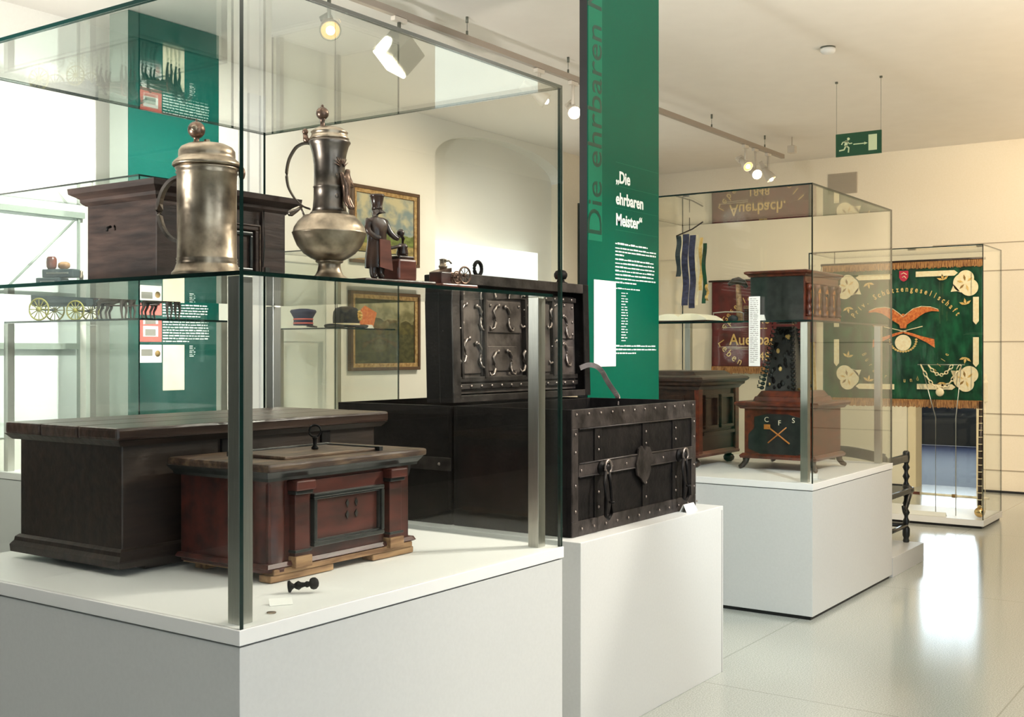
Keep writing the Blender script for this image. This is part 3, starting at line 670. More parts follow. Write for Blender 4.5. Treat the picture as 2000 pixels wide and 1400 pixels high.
# applied figure with rays on the neck
fd = Vector((.12, -.99, 0)).normalized(); sd = Vector((.99, .12, 0)).normalized()
def fp(s_, o_, z): return tuple(fd*(.046+o_) + sd*s_ + Vector((0, 0, z)))
b = B(); b.mats = [M['bronze']]
for k in range(9):
    a = radians(30 + k*17); b.tube([fp(.010*cos(a), 0, .328+.010*sin(a)), fp(.034*cos(a), -.002, .328+.036*sin(a))], [.0025, .0008], M['bronze'], 6)
b.build('ray_crown', parent=t)
nodes = [(*fp(.004, .008, .255), .011), (*fp(.004, .010, .275), .012), (*fp(.004, .012, .295), .014), (*fp(.004, .014, .311), .006), (*fp(.005, .016, .324), .011),
         (*fp(.022, .012, .290), .007), (*fp(.034, .012, .272), .005), (*fp(-.014, .012, .294), .007), (*fp(-.024, .014, .312), .005),
         (*fp(.011, .014, .232), .010), (*fp(.018, .026, .206), .007), (*fp(-.002, .014, .232), .010), (*fp(.002, .030, .206), .007)]
skin('applied_figure', nodes, [(0, 1), (1, 2), (2, 3), (3, 4), (2, 5), (5, 6), (2, 7), (7, 8), (0, 9), (9, 10), (0, 11), (11, 12)], M['bronze'], t)
b = B(); b.mats = [M['pewterdark']]; rnd = random.Random(3)
for k in range(26):
    s_ = rnd.uniform(-.030, .022); z = rnd.uniform(.20, .39)
    if abs(s_) < .012 and z > .24: continue
    b.ball(fp(s_, -.006-abs(s_)*.25, z), rnd.uniform(.004, .009), M['pewterdark'], 8, sc=(1, 1, rnd.uniform(.6, 1.8)))
b.build('relief_ornament', parent=t)

# carved statuette of a man at a little machine
t = thing('carved_statuette', 'dark carved statuette of a man in tall cap and long coat at a bench', 'statuette', (2.735, 2.44, SH), rz=radians(-8)); ST = t
b = B(); b.mats = [M['carved']]; b.box(-.085, .17, -.055, .055, 0, .026, M['carved'], bev=.004); b.build('base', parent=t)
nodes = [(0, 0, .125, (.026, .020)), (0, 0, .155, (.027, .021)), (0, 0, .180, (.030, .021)), (0, 0, .194, .013), (.001, -.001, .208, (.0165, .018)), (.001, -.001, .222, .015),
         (-.028, 0, .184, .012), (-.034, -.002, .156, .010), (-.020, -.020, .138, .008), (-.006, -.026, .136, .007),
         (.028, 0, .184, .012), (.038, -.006, .158, .010), (.056, -.012, .142, .008), (.069, -.014, .140, .007),
         (-.011, 0, .090, .016), (-.012, 0, .055, .013), (-.012, 0, .034, .011), (-.012, -.014, .032, .009),
         (.011, 0, .090, .016), (.013, 0, .055, .013), (.013, 0, .034, .011), (.015, -.014, .032, .009)]
ed = [(0, 1), (1, 2), (2, 3), (3, 4), (4, 5), (2, 6), (6, 7), (7, 8), (8, 9), (2, 10), (10, 11), (11, 12), (12, 13), (0, 14), (14, 15), (15, 16), (16, 17), (0, 18), (18, 19), (19, 20), (20, 21)]
skin('carved_body', nodes, ed, M['carved'], t)
b = B(); b.mats = [M['carved']]; b.lathe([(.010, .214), (.0145, .215), (.0150, .222), (.0140, .224), (.0185, .250), (.0205, .252), (.0195, .257), (.003, .258)], M['carved'], 24, c=(.001, 0, 0)); b.build('tall_cap', parent=t)
b = B(); b.mats = [M['carved']]
b.lathe([(.033, .058), (.032, .085), (.028, .115), (.025, .135)], M['carved'], 20, cap=False); b.build('coat_skirt', parent=t)
b = B(); b.mats = [M['bronze']]; b.prism([(-.020, -.036, .058), (.024, -.036, .050), (.020, -.030, .132), (-.016, -.030, .134)], (0, -.003, 0), M['mahog']); b.build('apron', parent=t)
b = B(); b.mats = [M['mahog']]; b.box(.048, .115, -.035, .035, .026, .085, M['mahog'], bev=.006); b.box(.055, .11, -.03, .03, .085, .094, M['carved'], bev=.003); b.build('work_bench', parent=t)
b = B(); b.mats = [M['carved']]; b.lathe([(.014, .094), (.017, .104), (.014, .118), (.016, .122), (.010, .130)], M['carved'], 16, c=(.092, 0, 0)); b.tube([(.03, -.016, .112), (.075, -.014, .122), (.092, 0, .128)], .0045, M['carved']); b.tube([(.06, -.012, .142), (.08, -.008, .153), (.095, 0, .145), (.092, 0, .125)], .005, M['carved']); b.ball((.077, -.01, .158), .011, M['carved'], 10); b.build('anvil_machine', parent=t)

ST.scale = (1.18, 1.18, 1.18)
t = thing('model_machine', 'small model machine with brass boiler and two spoked wheels on a red-brown board', 'model', (3.055, 2.405, SH), rz=radians(-6))
b = B(); b.mats = [M['mahog']]; b.box(-.075, .10, -.05, .05, 0, .030, M['mahog'], bev=.004).box(-.085, .11, -.06, .06, 0, .008, M['mahog'], bev=.003); b.build('base_board', parent=t)
b = B(); b.mats = [M['bronze']]; b.box(-.060, -.010, -.03, .03, .030, .070, M['redwood'], bev=.004); b.prism([(-.06, -.03, .07), (-.01, -.03, .085), (-.01, -.03, .07)], (0, .06, 0), M['bronze']); b.build('body', parent=t)
b = B(); b.mats = [M['pewter']]; b.lathe([(.013, .030), (.012, .085), (.015, .088), (.015, .094), (.011, .096), (.011, .112), (.014, .116), (.003, .118)], M['pewter'], 20, c=(-.012, .01, 0)); b.tube([(-.012, .01, .108), (.012, .004, .112), (.020, .0, .102)], .003, M['pewter']); b.build('boiler', parent=t)
def spoked(b, c, r, w, m, n=8, hub=.2, rim=.12, ax='y'):
    C = Vector(c)
    def q(a, rr, o):
        return C + (Vector((rr*cos(a), o, rr*sin(a))) if ax == 'y' else Vector((o, rr*cos(a), rr*sin(a))))
    b.tube([q(2*pi*k/28, r*(1-rim/2), 0) for k in range(28)], r*rim*.55, m, 8, closed=True)
    for k in range(n): b.tube([q(2*pi*k/n, r*hub*.6, 0), q(2*pi*k/n, r*(1-rim), 0)], r*.045, m, 6)
    b.lathe([(r*hub, -w/2), (r*hub, w/2)], m, 14, c=c, axis=(0, 1, 0) if ax == 'y' else (1, 0, 0))
for x, r in ((.012, .022), (.050, .031)):
    b = B(); b.mats = [M['bronze']]; spoked(b, (x, -.034, .032+r), r, .008, M['bronze'], 8, rim=.2); b.build('flywheel', parent=t)
B().tube([(.012, -.034, .054), (.012, .03, .054)], .003, M['bronze']).tube([(.050, -.034, .063), (.050, .03, .063)], .003, M['bronze']).box(-.01, .07, .0, .02, .030, .075, M['bronze'], bev=.003).build('axle_block', parent=t)

# ------------------------------------------------------------------ black iron chests on the open plinth
CX, CY, CZ0 = 3.751, 2.345, .7789
t = thing('iron_chest', 'black riveted iron strongbox with lid raised to show its lock works', 'chest', (CX, CY, CZ0))
CW, CD, CH = 1.087, .575, .497
def rivets(b, pts, r, m, n=(0, -1, 0)):
    for p in pts: b.lathe([(r, 0), (r*.8, r*.5), (r*.3, r*.75)], m, 8, c=p, axis=n)
b = B(); b.mats = [M['iron']]
th = .018
b.box(0, CW, 0, th, 0, CH, M['iron'], bev=.003).box(0, CW, CD-th, CD, 0, CH, M['iron'], bev=.003).box(0, th, th, CD-th, 0, CH, M['iron']).box(CW-th, CW, th, CD-th, 0, CH, M['iron']).box(th, CW-th, th, CD-th, 0, .02, M['iron'])
b.build('body', parent=t)
def straps(t, b, xs, front=True):
    for x in xs: b.box(x-.03, x+.03, -.007, 0, .0, CH, M['iron'], bev=.003)
b = B(); b.mats = [M['ironlight']]
b.box(0, CW, -.006, 0, CH-.075, CH, M['ironlight'], bev=.003).box(0, CW, -.006, 0, 0, .06, M['ironlight'], bev=.003).box(0, .045, -.0065, 0, 0.06, CH-.075, M['ironlight'], bev=.003).box(CW-.045, CW, -.0065, 0, .06, CH-.075, M['ironlight'], bev=.003)
b.build('edge_strap', parent=t)
b = B(); b.mats = [M['ironlight']]
b.box(.045, CW-.045, -.009, 0, .232, .282, M['ironlight'], bev=.004); b.tube([(.05, -.009, .284), (.5, -.011, .287), (CW-.05, -.009, .284)], .0035, M['ironlight']); b.tube([(.05, -.009, .232), (CW-.05, -.009, .232)], .003, M['ironlight']); b.tube([(.05, -.008, CH-.077), (CW-.05, -.008, CH-.077)], .003, M['ironlight'])
b.build('belt_strap', parent=t)
for x in (.20, .60, .88): B().box(x-.028, x+.028, -.005, 0, .06, CH-.077, M['iron'], bev=.002).build('upright_strap', parent=t)
b = B(); b.mats = [M['ironbright']]; pts = []
for x in [.03+i*.093 for i in range(12)]: pts += [(x, -.007, CH-.02-(i_ := 0)), (x+.04, -.007, .028)]
for x in (.20, .60, .88):
    for z in (.10, .16, .33, .38): pts.append((x, -.006, z))
for x in (.06, .30, .42, .75, .98): pts.append((x, -.010, .257))
for z in (.1, .2, .33, .4): pts += [(.022, -.007, z), (CW-.022, -.007, z)]
rivets(b, pts, .006, M['ironbright']); b.build('rivets', parent=t, kind='stuff')
b = B(); b.mats = [M['ironlight']]
esc = [(.535, .20), (.565, .185), (.60, .155), (.635, .185), (.655, .215), (.65, .25), (.665, .285), (.645, .312), (.615, .318), (.60, .300), (.575, .322), (.548, .312), (.54, .28), (.525, .25)]
b.prism([(x-.03, -.010, z) for x, z in esc], (0, -.008, 0), M['ironlight']); b.build('escutcheon', parent=t)
for x in (.215, .905):
    b = B(); b.mats = [M['ironbright']]
    b.lathe([(.030, 0), (.028, .010), (.018, .014), (.016, .03), (.022, .034), (.010, .040)], M['iron'], 18, c=(x, -.008, .255), axis=(0, -1, 0))
    b.tube([(x-.004+.024*cos(2*pi*k/16), -.045, .262+.026*sin(2*pi*k/16)) for k in range(16)], .0055, M['ironbright'], 8, closed=True)
    b.build('handle_boss', parent=t)
    b = B(); b.mats = [M['iron']]; hx = x-.012
    b.tube([(hx-.015, -.046, .245), (hx-.028, -.050, .20), (hx-.024, -.052, .13), (hx-.02, -.05, .07), (hx, -.050, .055), (hx+.024, -.05, .075), (hx+.024, -.052, .14), (hx+.016, -.050, .20), (hx+.008, -.046, .245)], .0075, M['iron'], 10)
    b.lathe([(.012, 0), (.012, .008)], M['iron'], 12, c=(hx+.024, -.052, .115)); b.build('drop_handle', parent=t)
# raised lid, inner side with the lock mechanism facing the front
LT = .145; LH = .545
lt = B(); lt.mats = [M['iron']]; Lz = CH+.012
Ry = Matrix.Rotation(radians(-1.5), 3, 'X'); pv = (0, CD, Lz)
def lb(b, x0, x1, y0, y1, z0, z1, m, bev=0): return b.box(x0, x1, CD+y0, CD+y1, Lz+z0, Lz+z1, m, bev=bev, rot=Ry, piv=pv)
lb(lt, 0, CW, .07, LT, 0, LH, M['iron'], .004); lb(lt, 0, .03, 0, .07, 0, LH, M['iron'], .003); lb(lt, CW-.03, CW, 0, .07, 0, LH, M['iron'], .003); lb(lt, .03, CW-.03, 0, .07, LH-.03, LH, M['iron'], .003); lb(lt, .03, CW-.03, 0, .07, 0, .03, M['iron'], .003)
lid = lt.build('lid', parent=t)
b = B(); b.mats = [M['ironlight']]
lb(b, -.006, .045, -.008, 0, 0, LH, M['ironlight'], .003); lb(b, CW-.045, CW+.006, -.008, 0, 0, LH, M['iron'], .003); lb(b, .03, CW-.03, -.007, 0, LH-.045, LH, M['ironlight'], .003); lb(b, 0, CW, -.007, 0, 0, .03, M['ironlight'], .003)
b.build('lid_rim', parent=lid)
b = B(); b.mats = [M['ironplate']]
lb(b, .06, CW-.05, .045, .069, .035, LH-.06, M['ironplate'], .002)
for (x0, x1, z0, z1) in ((.07, .24, .12, .46), (.30, .56, .30, .44), (.30, .52, .13, .24), (.62, .80, .12, .44), (.84, 1.02, .28, .46), (.84, 1.01, .09, .24), (.25, .30, .10, .46)): lb(b, x0, x1, .034, .046, z0, z1, M['ironplate'], .003)
b.build('lock_plate', parent=lid)
b = B(); b.mats = [M['ironlight']]
for z in (.055, .085, .455): lb(b, .06, CW-.06, .024, .046, z, z+.022, M['ironlight'], .003)
for x in (.10, .265, .585, .815): lb(b, x-.008, x+.008, .02, .045, .10, .455, M['ironlight'], .003)
b.build('bolt_bar', parent=lid)
def mp(x, z, o=.028): return Vector(pv) + Ry @ Vector((x, o, z))
rnd = random.Random(11)
for k in range(16):
    x = .11 + (k % 8)*.118 + rnd.uniform(-.015, .015); z = (.36 if k < 8 else .19) + rnd.uniform(-.03, .03); s_ = 1 if k % 2 else -1
    b = B(); b.mats = [M['ironbright']]
    pts = [mp(x+s_*dx, z+dz) for dx, dz in ((-.03, .055), (-.012, .052), (.004, .03), (.004, .0), (-.008, -.022), (.006, -.046), (.030, -.052), (.036, -.036))]
    b.tube(pts, [.004, .006, .0075, .007, .0065, .0065, .005, .003], M['ironbright'], 8)
    b.ball(mp(x-s_*.030, z+.055, .026), .010, M['ironbright'], 10, sc=(1, .6, 1)); b.build('scroll_spring', parent=lid)
b = B(); b.mats = [M['ironbright']]
pts = [tuple(mp(x, z, .024)) for x in [.08+i*.075 for i in range(13)] for z in (.066, .467)] + [tuple(mp(x, z, .034)) for x, z in ((.08, .15), (.08, .22), (.08, .3), (.08, .38), (.32, .42), (.54, .42), (.86, .44), (.93, .44), (1.0, .43), (1.0, .36), (1.0, .3))]
rivets(b, pts, .0085, M['ironbright']); b.build('lid_rivets', parent=lid, kind='stuff')
b = B(); b.mats = [M['iron']]; kx = .93
b.lathe([(.030, 0), (.034, .006), (.020, .012), (.018, .020)], M['iron'], 20, c=tuple(mp(kx, LH, .05))); b.lathe([(.004, .0), (.026, .006), (.033, .020), (.033, .032), (.024, .046), (.006, .052)], M['iron'], 22, c=tuple(mp(kx, LH+.018, .05))); b.build('lid_knob', parent=lid)
b = B(); b.mats = [M['iron']]
cc = mp(.27, LH+.036, .06); b.tube([cc + Vector((.027*cos(2*pi*k/18), 0, .030*sin(2*pi*k/18))) for k in range(18)], .0085, M['iron'], 10, closed=True); b.build('lid_ring', parent=lid)
# strut that holds the lid up
b = B(); b.mats = [M['ironbright']]; P = [(CW-.10, CD-.01, Lz+.135), (CW-.06, CD-.04, Lz+.155), (CW-.02, CD-.08, Lz+.135), (CW-.015, CD-.12, Lz+.06), (CW+.005, CD-.17, Lz-.01), (CW-.02, CD-.18, Lz-.05)]
P = [Vector(p) for p in P]
for _ in range(3): P = [P[0]] + [q for i in range(len(P)-1) for q in (P[i]*.75+P[i+1]*.25, P[i]*.25+P[i+1]*.75)] + [P[-1]]
b.tube(P, .01, M['ironplate'], flat=(.003, .012)); b.build('lid_stay', parent=t)
# second chest standing open behind it
t = thing('open_chest', 'plain black open chest standing behind the riveted iron strongbox', 'chest', (CX, CY+CD+.012, CZ0))
b = B(); b.mats = [M['iron']]; D2 = .64
b.box(0, CW, 0, th, 0, CH, M['iron'], bev=.003).box(0, CW, D2-th, D2, 0, CH, M['iron'], bev=.003).box(0, th, th, D2-th, 0, CH, M['iron']).box(CW-th, CW, th, D2-th, 0, CH, M['iron']).box(th, CW-th, th, D2-th, 0, .02, M['iron'])
b.build('body', parent=t)
b = B(); b.mats = [M['ironlight']]; b.box(-.006, 0, 0, D2, .225, .28, M['ironlight'], bev=.003).box(-.006, .0, 0, D2, CH-.04, CH, M['iron'], bev=.002); rivets(b, [(-.007, y, .252) for y in (.06, .2, .34, .48, .6)], .007, M['ironbright'], (-1, 0, 0)); b.build('side_strap', parent=t)
b = B(); b.mats = [M['ironlight']]; pts = []
for k in range(13):
    a = pi*k/12; pts.append((-.02, .30+.09*cos(a), .25-.10*sin(a)))
b.tube(pts, .006, M['ironlight']); b.build('side_handle', parent=t)
# cards
def card(x, y, z, label, w=.075, rz=0, grp='white label cards'):
    t = tag(B().prism([(-w/2, 0, 0), (w/2, 0, 0), (w/2-.004, .018, .034), (-w/2+.004, .018, .034)], (0, .0015, 0), M['paper']).prism([(-w/2, .036, 0), (w/2, .036, 0), (w/2-.004, .019, .034), (-w/2+.004, .019, .034)], (0, .0012, 0), M['paper']).build('label_card', loc=(x, y, z)), label, 'card', grp)
    t.rotation_euler = (0, 0, rz); return t
card(4.70, 2.290, .7789, 'white folded label card leaning at the foot of the iron strongbox', .11)

# ------------------------------------------------------------------ contents of the second big case
PZ = .7654
t = thing('carved_chest', 'large dark oak chest with stepped cornice lid on bun feet', 'chest', (6.575, 3.16, PZ))
w_, d_ = .62, .55
b = B(); b.mats = [M['browndark']]; b.box(.02, w_-.02, .015, d_, .075, .50, M['browndark'], bev=.004); b.moulding(.02, w_-.02, .015, d_, [(.02, .065), (.022, .08), (.006, .10)], M['redbrown']); b.build('body', parent=t)
for x in (.0, w_-.06): B().box(x, x+.06, -.002, .03, .075, .50, M['redbrown'], bev=.004).build('corner_stile', parent=t)
b = B(); b.mats = [M['browndark']]; frame(b, .09, .29, .24, .46, .022, -.006, .016, M['browndark']); frame(b, .33, .53, .24, .46, .022, -.006, .016, M['browndark']); b.box(.07, w_-.07, -.004, .016, .20, .222, M['browndark'], bev=.003); b.build('panel_frame', parent=t)
b = B(); b.mats = [M['browndark']]; 
b.prism([(-.002, .10, .22), (-.002, .45, .22), (-.002, .45, .46), (-.002, .10, .46)], (-.012, 0, 0), M['browndark']); b.build('side_panel', parent=t)
b = B(); b.mats = [M['browndark']]; b.moulding(0, w_, 0, d_, [(.0, .495), (.015, .515), (.03, .525), (.032, .54), (.048, .55), (.055, .562), (.045, .575), (.0, .585), (-.04, .588), (-.07, .612)], M['browndark']); b.build('lid', parent=t)
for x in (.05, w_-.05):
    for y in (.05, d_-.05): B().lathe([(.018, 0), (.034, .012), (.038, .030), (.030, .046), (.018, .052), (.024, .066)], M['browndark'], 20, c=(x, y, 0)).build('bun_foot', parent=t)

t = thing('carved_chest', 'reddish chest with inlaid letters and crossed tools, on claw feet', 'chest', (6.715, 2.45, PZ))
w_, d_ = .53, .49
b = B(); b.mats = [M['redbrown']]; b.box(.02, w_-.02, .02, d_-.02, .085, .385, M['redbrown'], bev=.004); b.moulding(.02, w_-.02, .02, d_-.02, [(.02, .070), (.026, .085), (.010, .100)], M['redbrown']); b.build('body', parent=t)
b = B(); b.mats = [M['redbrown']]; b.moulding(0, w_, 0, d_, [(.0, .380), (.010, .395), (.026, .402), (.030, .415), (.020, .425), (-.06, .428), (-.07, .455), (-.08, .458), (-.10, .490), (-.11, .492)], M['redbrown']); b.build('lid', parent=t)
b = B(); b.mats = [M['ebony']]
pl = [(.06, .13), (.06, .22), (.10, .26), (.10, .33), (.18, .35), (.31, .35), (.40, .33), (.40, .26), (.44, .22), (.44, .13), (.36, .10), (.13, .10)]
b.prism([(.019, y, z) for y, z in pl], (-.006, 0, 0), M['ebony']); b.build('inlay_panel', parent=t)
b = B(); b.mats = [M['cream']]
def lt3(y, z): return (.0115, y, z)
for ch, y, z in (('C', .335, .300), ('F', .245, .282), ('S', .155, .300)): b.text(ch, .045, lt3(y, z), (0, -1, 0), (0, 0, 1), M['cream'])
b.build('inlaid_letters', parent=t)
b = B(); b.mats = [M['orangewood']]; b.tube([lt3(.31, .27), lt3(.17, .17)], .005, M['orangewood']).tube([lt3(.19, .27), lt3(.31, .17)], .004, M['orangewood']).box(.008, .014, .295, .335, .255, .285, M['orangewood']); b.build('crossed_tools', parent=t)
for x in (.03, w_-.03):
    for y in (.03, d_-.03):
        sx_ = -1 if x < .2 else 1; sy_ = -1 if y < .2 else 1
        B().tube([(x, y, .08), (x+.004*sx_, y+.004*sy_, .045), (x+.018*sx_, y+.018*sy_, .022), (x+.034*sx_, y+.034*sy_, .012)], [.026, .018, .016, .012], M['browndark'], 10).build('claw_foot', parent=t)
# black carved spire standing on it
t = thing('carved_spire', 'tall black carved openwork spire standing on the reddish inlaid chest', 'carving', (6.965, 2.735, PZ+.4925))
b = B(); b.mats = [M['ebony']]; b.frustum(-.13, .10, -.10, .09, 0, -.035, .055, -.05, .05, .405, M['ebony']); b.build('core', parent=t)
rnd = random.Random(5)
for sx_, sy_ in ((-1, 1), (-1, -1), (1, -1)):
    b = B(); b.mats = [M['ebony']]
    for k in range(15):
        u = k/14; x0 = (-.13*(1-u) - .035*u) if sx_ < 0 else (.10*(1-u)+.055*u); y0 = (.11*(1-u)+.05*u) if sy_ > 0 else (-.10*(1-u)-.05*u)
        b.ball((x0, y0, .017+u*.365), .016, M['ebony'], 8, sc=(1, 1, .8)); b.tube([(x0, y0, .017+u*.365), (x0+sx_*.02, y0+sy_*.02, .02+u*.37), (x0+sx_*.012, y0+sy_*.022, .035+u*.37)], .005, M['ebony'], 6)
    b.build('scroll_edge', parent=t)
b = B(); b.mats = [M['ebony']]
for k in range(40):
    u = rnd.random(); v = rnd.uniform(-.7, .7); x0 = -.13*(1-u)-.035*u; hy = .105*(1-u)+.05*u; b.ball((x0-.004, v*hy, .02+u*.37), rnd.uniform(.007, .014), M['iron'] if k % 3 else M['goldthread'] if k % 9 == 0 else M['ebony'], 8, sc=(.5, 1, 1.3))
b.build('carved_foliage', parent=t)
t = thing('pennant', 'olive and gold fringed pennant standing behind the black carved spire', 'pennant', (7.32, 2.74, PZ+.0))
B().lathe([(.03, 0), (.03, .01), (.006, .02), (.005, .80)], M['brass'], 16).build('stand', parent=t)
b = B(); b.mats = [M['leafbrown']]
for k in range(5): b.prism([(-.01, .03-k*.02, .80), (-.01, .015-k*.02, .80), (-.03, .03-k*.03, .40), (-.03, .05-k*.03, .40)], (.004, 0, 0), M['leafbrown'] if k % 2 else M['goldthread'])
b.build('cloth', parent=t)
t = thing('reflection_wreath', 'small red-flowered wreath standing in for coloured reflections above the reddish chest lid', 'wreath', (6.90, 2.597, PZ+.4925))
b = B(); b.mats = [M['leafbrown']]; b.tube([(.05*cos(2*pi*k/20), .024*sin(2*pi*k/20), .009+.002*(k % 2)) for k in range(20)], .007, M['leafbrown'], 8, closed=True); b.build('leaf_ring', parent=t)  # solid wreath added where coloured reflections show in the glass
for k in range(3):
    B().ball((.05*cos(k-2.2), .024*sin(k-2.2), .026), .012, M['shield'], 10).build('red_flower', parent=t)
card(6.36, 2.36, PZ-.0, 'small white label card on the far case plinth, before the claw-footed chest', .10, radians(-90), 'white label cards')

# shelf of the second case
S2 = 1.6835
t = thing('inlaid_cassette', 'dark cassette with glowing red-brown front of small columns and inlaid oak arches', 'cassette', (6.50, 2.44, S2))
w_, d_, h_ = .58, .34, .27
b = B(); b.mats = [M['ebony']]; b.box(0, w_, .004, d_, 0, h_, M['ebony'], bev=.003); b.build('body', parent=t)
b = B(); b.mats = [M['redbrown']]; b.box(0, w_, -.004, .006, 0, h_, M['redbrown'], bev=.002); b.box(-.003, w_+.003, -.02, .0, 0, .028, M['redbrown'], bev=.005); b.box(0, w_, -.014, 0, .225, .235, M['redbrown'], bev=.003); b.build('front_board', parent=t)
b = B(); b.mats = [M['redbrown']]; b.moulding(0, w_, 0, d_, [(.006, h_), (.014, h_+.012), (.028, h_+.020), (.030, h_+.030), (.018, h_+.036)], M['redbrown']); b.build('lid', parent=t)
for k in range(5):
    x = .035 + k*(w_-.07)/4
    B().lathe([(.018, .030), (.020, .042), (.012, .050), (.017, .070), (.019, .088), (.010, .100), (.014, .108), (.016, .130), (.011, .150), (.010, .180), (.017, .192), (.019, .222)], M['redbrown'], 16, c=(x, -.016, 0)).build('column', parent=t)
for k in range(4):
    x = .035 + (k+.5)*(w_-.07)/4
    b = B(); b.mats = [M['orangewood']]; b.box(x-.034, x+.034, -.008, -.003, .045, .200, M['orangewood'], bev=.002); frame(b, x-.020, x+.020, .07, .175, .004, -.012, -.006, M['ebony']); b.build('inlaid_panel', parent=t)
B().tube([(w_/2-.02, -.03, .165), (w_/2+.0, -.04, .150), (w_/2+.02, -.03, .165)], .004, M['iron']).build('drop_pull', parent=t)
t = thing('wooden_mallet', 'mallet with dark curved head and pale wooden handle standing upright beside the cassette', 'mallet', (6.57, 2.89, S2))
b = B(); b.mats = [M['rawwood']]; b.tube([(0, -.01, .0), (0, -.008, .12), (0, 0, .235)], [.022, .018, .014], M['rawwood'], 12); b.build('handle', parent=t)
b = B(); b.mats = [M['browndark']]; b.tube([(0, .062, .235), (0, .03, .255), (0, 0, .258), (0, -.035, .245), (0, -.058, .215)], [.012, .020, .024, .020, .010], M['browndark'], 12); b.build('mallet_head', parent=t)
t = thing('wooden_box', 'small reddish wooden box on a wire stand next to the mallet', 'box', (6.62, 2.852, S2))
b = B(); b.mats = [M['redbrown']]; b.box(0, .12, -.02, .02, .0, .085, M['redbrown'], bev=.006); b.build('body', parent=t)
B().box(-.004, .124, -.024, .024, .085, .105, M['rawwood'], bev=.004).build('lid', parent=t)
b = B(); b.mats = [M['iron']]
t = thing('wire_stand', 'bent metal wire stand with black bulb, before the mallet', 'stand', (6.515, 2.93, S2))
B().tube([(0, .10, .002), (0, .10, .06), (0, .02, .065), (0, -.08, .062), (0, -.10, .055), (0, -.10, .003)], .004, M['steel']).build('wire_frame', parent=t)
b = B(); b.mats = [M['hatblack']]; b.ball((-.02, -.04, .0222), .022, M['hatblack'], 14, sc=(1, 1.5, 1)); b.build('black_bulb', parent=t)
t = thing('open_book', 'old open book with cream pages lying on the shelf beside the green text panel', 'book', (6.35, 3.13, S2))
b = B(); b.mats = [M['browndark']]; b.box(-.13, .13, -.19, .19, 0, .008, M['browndark'], bev=.003); b.build('cover', parent=t)
for s_ in (1, -1):
    prf = [(0, .008), (0, .030), (.03, .048), (.08, .050), (.14, .040), (.18, .020), (.185, .010)]
    b = B(); b.mats = [M['cream']]; b.prism([(-.12, s_*y, z) for y, z in prf], (.24, 0, 0), M['cream']); b.build('page_block', parent=t)
card(6.235, 2.62, S2, 'white folded card on the shelf in front of the dark cassette', .07, radians(-90))
t = thing('reflected_strip', 'narrow pale printed strip standing in for a reflected banner on the far case glass', 'label', (6.1635, 2.61, 1.42))
B().box(-.0015, 0, -.034, .034, 0, .40, M['paper']).build('paper', parent=t)  # solid strip built in place of printed text reflected in the glass
b = B(); b.mats = [M['ink']]; wordlines(b, (0, -1, 0), (0, 0, 1), (-.0018, .026, .385), .05, 34, .011, .004, M['ink'], seed=4, minw=.01, maxw=.03); b.build('printed_lines', parent=t, kind='stuff')
# ribbons on a wall of the case
t = thing('ribbon_staff', 'bundle of blue, white and gold ribbons hanging from a short rod above the open book', 'ribbons', (7.08, 3.47, 1.80))
B().tube([(0, .10, .50), (0, -.02, .54), (0, -.10, .585)], .005, M['browndark']).tube([(0, 0, .535), (0, .0, .62)], .0025, M['iron']).build('rod', parent=t)
def ribbon(y0, w, z0, z1, m, ph, m2=None):
    b = B(); b.mats = [m]; n = 14
    for i in range(n):
        za = z1 - (z1-z0)*i/n; zb = z1 - (z1-z0)*(i+1)/n
        xa = .012*sin(ph+i*.7); xb = .012*sin(ph+(i+1)*.7)
        b.prism([(xa, y0-w, za), (xa, y0+w, za), (xb, y0+w, zb), (xb, y0-w, zb)], (.003, 0, 0), m)
        if m2: b.prism([(xa-.003, y0+w*.8, za), (xa-.003, y0+w, za), (xb-.003, y0+w, zb), (xb-.003, y0+w*.8, zb)], (.002, 0, 0), m2)
    b.build('ribbon', parent=t)
ribbon(.085, .018, .22, .50, M['wagon'], 0); ribbon(.035, .026, .02, .51, M['ribblue'], 1, M['creamthread']); ribbon(-.02, .022, .0, .50, M['ribblue'], 2); ribbon(-.055, .008, .02, .50, M['creamthread'], .5); ribbon(-.085, .012, .12, .48, M['goldthread'], 2.2); ribbon(-.11, .014, .03, .44, M['flaggreen'], 1.2); ribbon(-.13, .010, .05, .16, M['goldthread'], 3)

# ------------------------------------------------------------------ banners
def cloth(name, m, y0, y1, z0, z1, x, amp, parent, ny=50, nz=50, thick=.003, seed=0, fold=3.0):
    """hanging cloth facing -x with gentle folds, y1 > y0"""
    rnd = random.Random(seed); bm = bmesh.new(); ph = [rnd.uniform(0, 6) for _ in range(6)]
    def dx(u, v): return amp*(sin(fold*6.28*u+ph[0]+2*sin(3*v+ph[1])) + .5*sin(fold*14*u+ph[2]+4*v) + .4*sin(11*v+ph[3]+5*u))/1.9*(.35+.65*(1-v))
    g = [[bm.verts.new((x+dx(i/ny, j/nz), y0+(y1-y0)*i/ny, z0+(z1-z0)*j/nz)) for j in range(nz+1)] for i in range(ny+1)]
    for i in range(ny):
        for j in range(nz):
            f = bm.faces.new((g[i][j], g[i][j+1], g[i+1][j+1], g[i+1][j])); f.smooth = True
    r = bmesh.ops.extrude_face_region(bm, geom=bm.faces[:])
    for v in [v for v in r['geom'] if isinstance(v, bmesh.types.BMVert)]: v.co.x += thick
    bmesh.ops.recalc_face_normals(bm, faces=bm.faces)
    me = bpy.data.meshes.new(name); bm.to_mesh(me); bm.free(); me.materials.append(m)
    o = bpy.data.objects.new(name, me); COL.objects.link(o); o.parent = parent; return o
t = thing('green_banner', 'green silk guild banner with gold lettering, spread eagle and corner ornaments', 'banner', (10.42, 2.965, 1.07))
HW, HH = .74, 1.235
